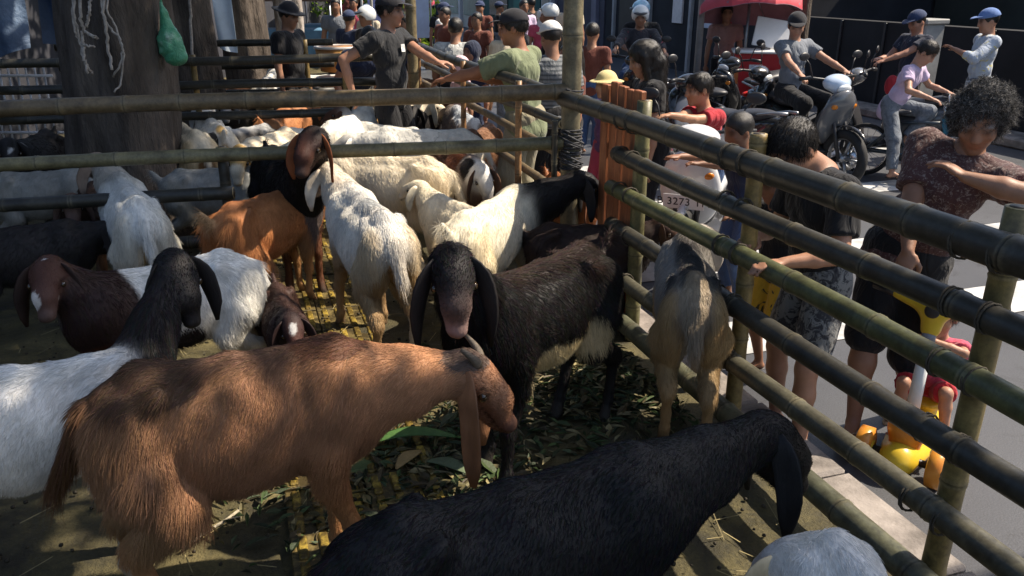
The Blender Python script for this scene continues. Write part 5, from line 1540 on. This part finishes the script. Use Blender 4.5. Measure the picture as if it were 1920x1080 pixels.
# bicycle with the boy in lilac
def bicycle(loc, face):
    e = empty("bicycle", (loc[0], loc[1], GZ), radians(face), 1, "small black bicycle with a blue head tube ridden by the boy in lilac", "bicycle")
    for x in (.42, -.42):
        w_ = empty("wheel", (x, 0, .27)); w_.parent = e
        mb = MB(); mb.torus((0, 0, 0), .25, .022, 'y', 34, 8); mb.build("tyre", TYRE, w_)
        mb = MB(); mb.torus((0, 0, 0), .228, .009, 'y', 30, 6); mb.tube((0, -.04, 0), (0, .04, 0), .02)
        for k in range(16):
            a_ = 2 * pi * k / 16; mb.tube((0, .02 * (-1) ** k, 0), (.225 * cos(a_), 0, .225 * sin(a_)), .0022, n=4)
        mb.build("rim", CHROME, w_)
    F_ = M("bike_frame", (.03, .045, .06), .3, .2, 6, bmp=0, coat=.4)
    mb = MB()
    for a_, b_ in (((.30, 0, .62), (-.14, 0, .58)), ((.32, 0, .55), (-.02, 0, .27)), ((-.14, 0, .60), (-.02, 0, .27)), ((-.02, .03, .27), (-.42, .05, .27)), ((-.02, -.03, .27), (-.42, -.05, .27)), ((-.14, .02, .55), (-.42, .05, .27)), ((-.14, -.02, .55), (-.42, -.05, .27))): mb.tube(a_, b_, .015, n=8)
    mb.build("frame", F_, e)
    mb = MB(); mb.tube((.325, 0, .52), (.29, 0, .66), .026); mb.build("head_tube", M("paint_teal", (.02, .16, .26), .3, .2, 5, bmp=0), e)
    mb = MB(); mb.tube((.325, 0, .52), (.36, .05, .48), .014); mb.tube((.36, .05, .48), (.42, .05, .27), .013); mb.tube((.325, 0, .52), (.36, -.05, .48), .014); mb.tube((.36, -.05, .48), (.42, -.05, .27), .013); mb.build("fork", CHROME, e)
    mb = MB(); mb.tube((.29, 0, .66), (.27, 0, .80), .012); mb.loft([(.16, -.29, .86), (.24, -.22, .86), (.29, -.06, .80), (.29, .06, .80), (.24, .22, .86), (.16, .29, .86)], .011, n=8); mb.build("handlebar", CHROME, e)
    for y in (-1, 1):
        mb = MB(); mb.tube((.16, y * .29, .86), (.24, y * .22, .86), .016); mb.build("grip", BPL, e)
    shell(e, "saddle", SEATM, [('e', (-.20, 0, .69), (.10, .075, .03)), ('c', (-.18, 0, .69), .03, (-.04, 0, .69), .018)], .008)
    mb = MB(); mb.tube((-.15, 0, .55), (-.18, 0, .69), .012); mb.build("seat_post", CHROME, e)
    mb = MB(); mb.tube((-.02, -.02, .27), (-.02, -.03, .27), .075, n=20); mb.tube((-.02, -.06, .27), (.08, -.07, .17), .011); mb.tube((-.02, .06, .27), (-.12, .07, .37), .011); mb.box((.08, -.11, .17), (.07, .08, .018)); mb.box((-.12, .11, .37), (.07, .08, .018)); mb.build("crankset", ALU, e)
    shell(e, "basket", BPL, [('e', (.44, 0, .68), (.10, .13, .10))], .012, clip=[((0, 0, 1.), .70)])
    return e
bicycle((4.02, 8.25), -42)
person((3.86, 8.38, GZ), -42, 1.40, "boy in a lilac t-shirt and grey trousers riding a small bicycle", LILAC, DENIM, 'short', None, pelvis=(3.86, 8.40, .66), hands=((4.36, 8.32, .78), (3.98, 7.90, .78)), feet=((4.02, 8.28, .26), (3.83, 8.05, -.04)), lean=24, look=(6, -38), skin=(.40, .22, .15), leglen=.96, vox=.012, shoes=('sandal', RUB), hem=.10, strands=1500)

# toy scooter
def toy():
    TY = M("toy_yellow", (.62, .42, .03), .35, .12, 6, bmp=.05); TO = M("toy_orange", (.62, .19, .02), .3, .2, 9, bmp=.05, col2=(.68, .32, .05)); TW = M("toy_white", (.62, .62, .60), .4, .08, 6, bmp=0)
    e = empty("toy_scooter", (1.745, 3.09, GZ), radians(231), 1.14, "yellow and orange plastic toy scooter with a white stem", "toy scooter")
    shell(e, "deck", TY, [('c', (-.22, 0, .075), .05, (.20, 0, .075), .062), ('e', (.05, 0, .07), (.20, .085, .032))], .008, k=.03)
    shell(e, "seat", TY, [('e', (-.13, 0, .185), (.085, .07, .028)), ('c', (-.13, 0, .17), .04, (-.12, 0, .09), .05)], .008)
    shell(e, "deck_side", TO, [('e', (-.04, .0, .045), (.20, .10, .022))], .008)
    mb = MB(); mb.loft([(.12, 0, .20), (.085, 0, .50)], [.024, .021], n=14); mb.build("stem", TW, e)
    mb = MB(); mb.loft([(.085, 0, .50), (.080, 0, .54)], [.024, .024], n=14); mb.build("stem_collar", M("toy_grey", (.2, .2, .22), .5, .1, 8), e)
    shell(e, "stem_base", TO, [('e', (.135, 0, .175), (.065, .068, .062)), ('c', (.13, 0, .16), .05, (.14, 0, .09), .055)], .008)
    shell(e, "handlebar", TY, [('c', (.072, 0, .55), .034, (.062, 0, .62), .045), ('c', (.062, 0, .62), .034, (.04, .13, .645), .024), ('c', (.062, 0, .62), .034, (.04, -.13, .645), .024)], .007)
    mb = MB(); mb.ell((.108, 0, .625), (.008, .026, .026)); mb.build("emblem_disc", BPL, e)
    for y in (-1, 1):
        mb = MB(); mb.tube((.04, y * .13, .645), (.02, y * .22, .655), .021); mb.build("grip", BPL, e)
        w_ = empty("wheel", (.18, y * .125, .075)); w_.parent = e
        mb = MB(); mb.loft([(0, -.028, 0), (0, -.022, 0), (0, .022, 0), (0, .028, 0)], [.055, .074, .074, .055], n=22); mb.build("tyre", TO, w_)
        mb = MB(); mb.tube((0, -.031, 0), (0, .031, 0), .030, n=16); mb.build("hub", TY, w_)
    w_ = empty("wheel", (-.27, 0, .06)); w_.parent = e
    mb = MB(); mb.loft([(0, -.022, 0), (0, .022, 0)], [.06, .06], n=22); mb.build("tyre", TO, w_)
    mb = MB(); mb.tube((.18, -.12, .075), (.18, .12, .075), .014); mb.build("axle", BPL, e)
toy()

# ---------------------------------------------------------------- vendor's red cart and umbrella
RP = M("cart_red", (.42, .018, .022), .35, .15, 5, bmp=.05)
ct = empty("vendor_cart", (3.38, 11.3, GZ), radians(-12), 1, "red vendor's cart with an open white lid", "cart")
P8 = [(-.40, 1.02), (.40, 1.02), (.30, .52), (.22, .42), (-.22, .42), (-.30, .52)]
MB().prism(P8, -.24, .24).build("cart_box", RP, ct)
mb = MB(); mb.box((0, 0, 1.04), (.86, .54, .035), None, None, .01); mb.build("cart_rim", M("cart_white", (.7, .7, .7), .4, .06, 5), ct)
mb = MB(); mb.box((0, 0, 0), (.56, .03, .40), None, None, .01); q = mb.build("lid", M("cart_white", (.7, .7, .7), .4, .06, 5), ct, (.12, .14, 1.25)); q.rotation_euler = (radians(-24), 0.16, 0)
mb = MB(); mb.box((-.12, -.243, .84), (.17, .006, .085)); mb.build("cart_label", M("cart_label_white", (.6, .6, .6), .5, .2, 40, bmp=0), ct)
mb = MB(); mb.box((-.36, -.20, .80), (.05, .10, .34)); mb.build("orange_panel", M("cart_orange", (.55, .16, .04), .5, .2, 8), ct)
mb = MB(); mb.box((0, 0, .40), (1.0, .5, .04)); mb.tube((-.5, -.22, .06), (-.5, -.22, .62), .02); mb.tube((.5, -.22, .06), (.5, -.22, .62), .02); mb.tube((-.5, .22, .06), (-.5, .22, .62), .02); mb.build("cart_frame", ALU, ct)
wheel(ct, (.35, .30, .26), .26, .03, 8, False); wheel(ct, (.35, -.30, .26), .26, .03, 8, False)
um = empty("umbrella", (3.22, 11.7, GZ), 0, 1, "large red umbrella with a grey underside on a pale pole", "umbrella")
mb = MB(); mb.tube((0, 0, 0), (0, 0, 2.05), .022); mb.build("pole", ALU, um)
RU = M("umbrella_red", (.50, .05, .07), .6, .15, 5, bmp=.2)
for k in range(8):
    a0, a1 = 2 * pi * k / 8 + .2, 2 * pi * (k + 1) / 8 + .2
    g_ = []; mcount = 7
    for i in range(mcount):
        u = i / (mcount - 1)
        for j in range(5):
            v = j / 4; a_ = a0 + (a1 - a0) * v; r_ = .70 * u * (1 - .06 * sin(pi * v) * u)
            g_.append((r_ * cos(a_), r_ * sin(a_), 2.02 - .46 * u ** 1.7))
    for i in range(5):
        v = i / 4; a_ = a0 + (a1 - a0) * v; g_.append((.705 * (1 - .06 * sin(pi * v)) * cos(a_), .705 * (1 - .06 * sin(pi * v)) * sin(a_), 2.02 - .46 - .12 + .03 * sin(pi * v)))
    f_ = [(i * 5 + j, i * 5 + j + 1, (i + 1) * 5 + j + 1, (i + 1) * 5 + j) for i in range(mcount) for j in range(4)]
    TL = rot('X', -15); piv = np.array((0, 0, 1.55))
    V_ = (np.array(g_) - piv) @ TL.T + piv - (0, 0, -.02)
    MB().add(V_, f_).build("canopy_panel", RU, um)
    MB().add(V_ - (TL @ np.array((0, 0, .008))), [q_[::-1] for q_ in f_]).build("canopy_lining", M("umbrella_lining", (.26, .13, .16), .7, .15, 5, bmp=.2), um)
    mb = MB(); mb.tube((np.array((.02 * cos(a0), .02 * sin(a0), 1.97)) - piv) @ TL.T + piv - (0, 0, -.02), (np.array((.68 * cos(a0), .68 * sin(a0), 1.54)) - piv) @ TL.T + piv - (0, 0, -.02), .006, n=5); mb.build("rib", ALU, um)
person((3.05, 12.2, GZ), -100, 1.6, "vendor in pinkish brown standing under the red umbrella", cloth("dusty_rose", (.30, .17, .15)), BLACKC, 'short', None, vox=.02, leglen=.95)

# ---------------------------------------------------------------- people across the road and the crowd
person((4.72, 9.95, GZ), 196, 1.60, "man in a navy cap, dark t-shirt and shorts counting something in his hands", cloth("navy_print", (.025, .03, .05), pat=('n', 7, (.25, .26, .30), .62, .66)), cloth("dark_shorts", (.03, .022, .025)), 'short', ('cap', CAPNAVY, 0), hands=((4.30, 9.75, .96), (4.32, 9.95, .96)), look=(0, -25), vox=.014, leglen=.4, skin=(.36, .18, .12), shoes=('sandal', RUB), elbow=((-.4, .5, -.5), (-.4, -.5, -.5)))
o = empty("plastic_bag", (4.42, 9.72, .68), 0, 1, "small red bag carried by the man in the navy cap", "bag")
shell(o, "bag_body", RED, [('e', (0, 0, 0), (.08, .06, .12))], .012)
person((5.22, 9.35, GZ), 172, 1.64, "man in a bright blue cap and pale blue and yellow shirt with a dark strap", BLUEST, DENIM, 'short', ('cap', CAPBLUE, 0), hands=((4.86, 9.3, 1.12), (5.25, 9.6, .75)), look=(0, -12), vox=.013, leglen=.98, sleeve=1.5, skin=(.34, .18, .12), hem=.06)
GBX = M("cabinet_grey", (.30, .30, .29), .7, .25, 5, bmp=.2)
o = empty("utility_box", (5.05, 10.4, GZ), radians(20), 1, "grey concrete utility pillar between the two men in caps", "pillar")
MB().box((0, 0, .72), (.30, .26, 1.44), None, None, .015).build("pillar_shaft", GBX, o); MB().box((0, 0, 1.46), (.36, .32, .06), None, None, .012).build("pillar_cap", GBX, o)
pp = MB().tube((0, 0, 0), (0, 0, 4), .05, .045).build("lamp_post", M("pole_grey", (.28, .28, .29), .5, .2, 6), None, (2.62, 11.9, GZ)); tag(pp, "grey street pole at the left side of the red umbrella", "pole")

rc = np.random.default_rng(21)
CL = [BLACKC, WHITEC, NAVY, RED, GREYT, OLIVE, LILAC, BROWNC, PINKC, cloth("teal", (.03, .16, .17)), cloth("sky", (.25, .38, .52)), cloth("cream", (.5, .43, .32))]
person((-.62, 9.1, GZ), 82, 1.56, "person in a grey white shirt with a cross strap, seen from behind", cloth("greywhite", (.50, .51, .49), pat=('n', 5, (.33, .34, .34), .5, .6)), BLACKC, 'short', None, vox=.016, leglen=.95, fat=1.2, lean=8)
person((-.48, 8.0, GZ), 210, 1.22, "child in a pink headscarf standing at the far fence", cloth("pale_pink", (.62, .42, .46)), PINKC, 'none', ('scarf', cloth("pale_pink", (.62, .42, .46))), vox=.015, leglen=.95)
person((-.40, 8.7, GZ), 230, 1.32, "child in a dark navy hood with a round face beside the pink headscarf", NAVY, NAVY, 'none', ('scarf', cloth("hood_navy", (.02, .026, .05))), vox=.015, leglen=.95)
person((.53, 7.45, GZ), 200, 1.40, "girl with long brown hair in a dark red top next to the tall pole", BROWNC, BLACKC, 'long', None, vox=.015, leglen=.95, female=True, skin=(.38, .18, .11))
person((.42, 8.3, GZ), 190, 1.52, "woman in a dark jacket behind the girl in dark red", cloth("plum", (.05, .035, .05)), BLACKC, 'long', None, vox=.016, leglen=.95, female=True)
person((.80, 6.95, GZ), 215, 1.18, "child in a straw coloured hat with both hands on the plank gate", cloth("violet", (.16, .08, .20)), PINKC, 'short', ('hat', STRAW), hands=((.52, 6.4, .92), (.80, 6.3, .92)), vox=.014, leglen=.95, skin=(.45, .27, .17), handdir=((-.4, -1, -.2), (-.2, -1, -.2)))
names = {0: "black", 1: "white", 2: "navy", 3: "red", 4: "grey", 5: "olive", 6: "lilac", 7: "brown", 8: "pink", 9: "teal", 10: "sky blue", 11: "cream"}
spots = [(-1.5, 12.2), (-1.0, 13.0), (-2.0, 13.6), (-.5, 12.4), (-2.6, 15.5), (-1.2, 15), (.1, 11.4), (.55, 12.2), (.9, 9.6), (-3.2, 17.5), (-2.2, 18), (-1.4, 17), (-.6, 16.3), (.2, 15.2), (-3.6, 20.5), (-2.7, 21), (-.3, 19), (.4, 17.5), (.95, 13.6), (-1.9, 11.3), (-2.4, 12.6), (-2.9, 14.2), (.5, 14.4), (-2.3, 16.4), (-1.8, 19.2), (-4.2, 23), (-5, 25), (-3.9, 25.5), (-.05, 10.2), (1.05, 15.6)]
place_words = ["just behind the black pole", "beyond the pens", "near the green trees", "far down the street", "in the middle of the crowd", "beside the pale facade", "among the farthest people", "left of the white capped person"]
for i, (x, y) in enumerate(spots):
    k = int(rc.choice([0, 0, 0, 1, 2, 2, 4, 5, 6, 7, 7, 8, 9, 10, 11])); fa = rc.uniform(0, 360)
    hat = [None, None, ('cap', CAPNAVY, 0), None, ('scarf', CL[int(rc.integers(12))]), ('helmet', HELW), None][int(rc.integers(7))]
    person((x, y, GZ), fa, rc.uniform(1.42, 1.7), "distant %s person in %s top, %s trousers, %s" % ({'cap': 'capped', 'scarf': 'headscarfed', 'helmet': 'helmeted'}[hat[0]] if hat else "bareheaded", names[k], ("black", "grey", "blue")[i % 3], place_words[(i + i // 8) % 8]), CL[k], [BLACKC, DENIM, JEANS][i % 3], 'short' if not (hat and hat[0] == 'scarf') else 'none', hat, vox=.026, leglen=.95, group="people in the distant crowd", fat=1.1)

# orange basket stack and stall things behind the pens
OB = M("crate_orange", (.55, .20, .06), .5, .15, 4, col2=(.62, .36, .10), bmp=.1)
for i, (z, lab) in enumerate(((.52, "lower orange plastic tub among the far goats"), (.86, "upper orange yellow plastic tub stacked on the lower tub"))):
    e = empty("plastic_tub", (-1.98, 9.6, z), 0.2, 1, lab, "tub", "orange tubs")
    MB().loft([(0, 0, 0), (0, 0, .26)], [.20, .25], n=20).build("tub_body", OB, e); MB().torus((0, 0, .26), .25, .016, 'z', 22, 6).build("tub_rim", M("tub_rim_white", (.6, .58, .55), .5, .1, 6), e)
bt = empty("table", (-1.98, 9.6, 0), 0.2, 1, "low wooden table under the orange tubs", "table")
MB().box((0, 0, .49), (.7, .5, .04)).build("table_top", M("table_wood", (.16, .10, .06), .7, .3, 8), bt)
for x in (-.3, .3):
    for y in (-.2, .2): MB().box((x, y, .235), (.05, .05, .47)).build("leg", M("table_wood", (.16, .10, .06), .7, .3, 8), bt)

# ---------------------------------------------------------------- buildings along the far side
def bw(name, c, **k): return M("wall_" + name, c, .85, k.pop('var', .25), k.pop('sc', 1.5), bmp=.25, bscale=30, **k)
WU = 7.7
def facade(t0, t1, h, mat, label, u=WU, depth=4.0, z=GZ):
    e = empty("building", S(t0, u, z), radians(FANG), 1, label, "building")
    MB().box(((t1 - t0) / 2, -depth / 2, h / 2), (t1 - t0 - .01, depth, h)).build("wall", mat, e)
    return e
def fpanel(e, x, z, wd, hg, mat, name, d=.05, out=0.0):
    o = MB().box((x, d / 2 + out, z), (wd, d, hg), None, None, .006).build(name, mat, e); return o
# dark fence wall at right with hedge above
DW = bw("dark_paint", (.012, .013, .016), var=.4)
e = facade(-6, 11.6, 1.32, DW, "long black painted roadside wall at right", depth=.25)
for i in range(18):
    fpanel(e, i * .99 + .35, .66, .05, 1.30, M("wall_rib_dark", (.02, .021, .025), .5, .3, 5), "panel_rib", .03)
o = MB().box(S(2.8, WU - .35, -.04), (17.6, .5, .12), rot('Z', FANG), None, .02).build("far_kerb", KERBM); tag(o, kind="structure")
e = facade(-6, 11.6, 4.2, bw("behind_hedge", (.03, .034, .03)), "dim house front behind the roadside hedge", WU + 3.2, 3)
for i, (t0, n_) in enumerate(((-3.5, 1600), (-1.2, 1600), (1.2, 1600), (3.6, 1400))):
    V, Q, C = crown_mb([((.0, -.25, 1.62), (1.25, .35, .36)), ((.4, -.35, 2.05), (1.0, .45, .4))], n_, .075, 60 + i, [(.05, .08, .03), (.10, .13, .06), (.03, .05, .02), (.16, .18, .12)])
    e = empty("hedge_shrub", S(t0, WU, GZ), radians(FANG), 1, ["leafy hedge shrub above the black wall at the far right edge", "hedge shrub over the black wall beside the far right one", "hedge shrub over the black wall behind the man in the blue cap", "sparse hedge shrub over the black wall near the thin street tree"][i], "shrub", "shrubs above the black wall")
    o = mk("foliage", V, Q, LEAFM, e, C, False); o["kind"] = "stuff"
    for x in (-.5, .1, .6): MB().loft([(x, -.5, 0), (x + .08, -.55, 1.9)], [.03, .015], n=6).build("stem", BARK, e)
# dark shop front with notices
e = facade(11.7, 19.5, 4, bw("shop_dark", (.020, .022, .028), var=.35), "dark shop front with white notices behind the motorbike rider")
NOT = M("paper_white", (.62, .61, .62), .7, .12, 10, bmp=0); PGREY = M("panel_grey", (.30, .31, .33), .6, .2, 4); PLB = M("panel_blue_white", (.48, .54, .66), .5, .2, 3, bmp=0)
for x in (1.6, 3.3, 5.2, 7.2): fpanel(e, x, 1.2, .10, 2.6, PGREY, "pilaster", .08)
fpanel(e, 3.9, 1.32, .42, .62, NOT, "notice"); fpanel(e, 2.5, 1.42, .50, .9, PLB, "notice"); fpanel(e, 2.6, 1.98, .6, .2, NOT, "notice"); fpanel(e, 6.2, 1.0, 1.4, 2.2, M("door_dark", (.03, .034, .042), .4, .2, 3), "door", .04)
e = facade(19.6, 24.5, 4, bw("shop_violet", (.075, .075, .10), var=.2), "grey violet shop front with pale columns")
for x in (.5, 1.9, 3.6): fpanel(e, x, 1.3, .32, 2.6, M("column_violet", (.16, .16, .22), .6, .2, 3), "column", .10)
fpanel(e, 4.3, 1.3, .9, 2.5, M("door_white", (.5, .5, .5), .6, .15, 3), "door", .05); fpanel(e, 4.3, 1.4, .6, 1.7, M("door_pane", (.32, .30, .26), .3, .2, 3), "door_panel", .03, .05)
e = facade(24.6, 31, 4, bw("shop_teal", (.05, .12, .11)), "shop with a teal shutter and a white sign board")
fpanel(e, 1.6, 1.2, 1.9, 2.3, M("shutter_teal", (.02, .17, .15), .6, .2, 3), "shutter", .05); fpanel(e, 4.4, 1.9, 2.4, .8, M("sign_pale", (.52, .56, .62), .5, .15, 2, bmp=0), "sign_board", .08); fpanel(e, 4.4, 1.0, 2.2, .7, M("glass_dark", (.03, .05, .055), .1, .2, 2, bmp=0), "window", .04)
e = facade(31.1, 48, 4, bw("shop_white", (.50, .49, .46), var=.35, sc=.8), "pale mottled shop row with green glass far down the street")
for x in (1.5, 5, 9, 13): fpanel(e, x, 1.0, 2.6, 1.0, M("glass_green", (.07, .17, .155), .15, .3, 1.5, bmp=0), "window", .05); fpanel(e, x + 1.75, 1.2, .3, 2.6, M("column_white", (.52, .52, .55), .6, .1, 3), "column", .12)
e = facade(48.1, 75, 4, bw("shop_far", (.34, .33, .33), var=.4, sc=.6), "grey building row at the far end of the street")
# hanging banners and posts seen between the men
for (px, y, hw_, z0, z1, c, lab) in ((708, 15.5, .17, .75, 2.3, (.30, .33, .60), "tall lilac blue banner left of the man in dark grey"), (790, 17.5, .16, .7, 2.2, (.42, .50, .66), "narrow pale blue banner left of the upright pole")):
    c0 = RX(px, 25, y); e = empty("banner", (c0[0], y, 0), .1, 1, lab, "banner")
    MB().box((0, 0, (z0 + z1) / 2), (2 * hw_, .02, z1 - z0), None, None, .004).build("banner_cloth", M("banner_%d" % px, c, .7, .15, 3, bmp=.2), e)
    MB().tube((hw_ + .03, 0, GZ), (hw_ + .03, 0, 2.4), .02).build("pole", ALU, e)
for px, y, lab in ((679, 16.0, "slim white street pole in front of the green shrubs"), (697, 14.0, "thin yellowish pole right of the slim white pole")):
    c0 = RX(px, 20, y); o = MB().tube((0, 0, 0), (0, 0, 3.5), .022).build("street_pole", M("pole_pale_%d" % px, (.5, .48, .42) if px > 680 else (.6, .62, .62), .5, .1, 5), None, (c0[0], y, GZ)); tag(o, lab, "pole")
# green growth at the end of the pens
for i, (px, y, w_, lab) in enumerate(((600, 27, 1.6, "sunlit green shrubs far behind the man in black"), (655, 25, 1.3, "bright green shrub left of the slim white pole"), (560, 30, 1.5, "yellow green shrub beside the slim sunlit trunk"), (768, 19, .5, "small green bush right of the man in dark grey"), (690, 31, 1.4, "darker green shrub behind the lilac banner"))):
    c0 = RX(px, 20, y)
    V, Q, C = crown_mb([((0, 0, 1.5), (w_, .7, 1.1)), ((w_ * .4, .2, 2.3), (w_ * .8, .7, .8))], 1500, .11, 80 + i, [(.10, .17, .03), (.14, .22, .04), (.07, .12, .03), (.2, .24, .05)])
    e = empty("shrub", (c0[0], y, GZ), 0, 1, lab, "shrub", "shrubs at the end of the street")
    o = mk("foliage", V, Q, LEAFM, e, C, False); o["kind"] = "stuff"
    MB().loft([(0, 0, 0), (.05, 0, 1.5)], [.06, .03], n=7).build("stem", BARK, e)
# small roadside stalls far back: awning on posts
for i, (px, y, c, lab) in enumerate(((545, 19, (.12, .08, .06), "small dark awning stall at the end of the pens"), (640, 21, (.50, .48, .55), "pale awning stall in front of the green shrubs"))):
    c0 = RX(px, 30, y); e = empty("market_stall", (c0[0], y, GZ), 0, 1, lab, "stall")
    MB().box((0, 0, 1.62), (2.2, 1.4, .07), rot('X', 8)).build("awning", M("awning_%d" % i, c, .7, .2, 3), e)
    for x in (-1, 1):
        for yy in (-.6, .6): MB().tube((x, yy, 0), (x, yy, 1.6), .025).build("post", ALU, e)
    MB().box((0, 0, .45), (1.9, .8, .9), None, None, .02).build("counter", M("counter_blue", (.10, .22, .34), .6, .3, 4), e)
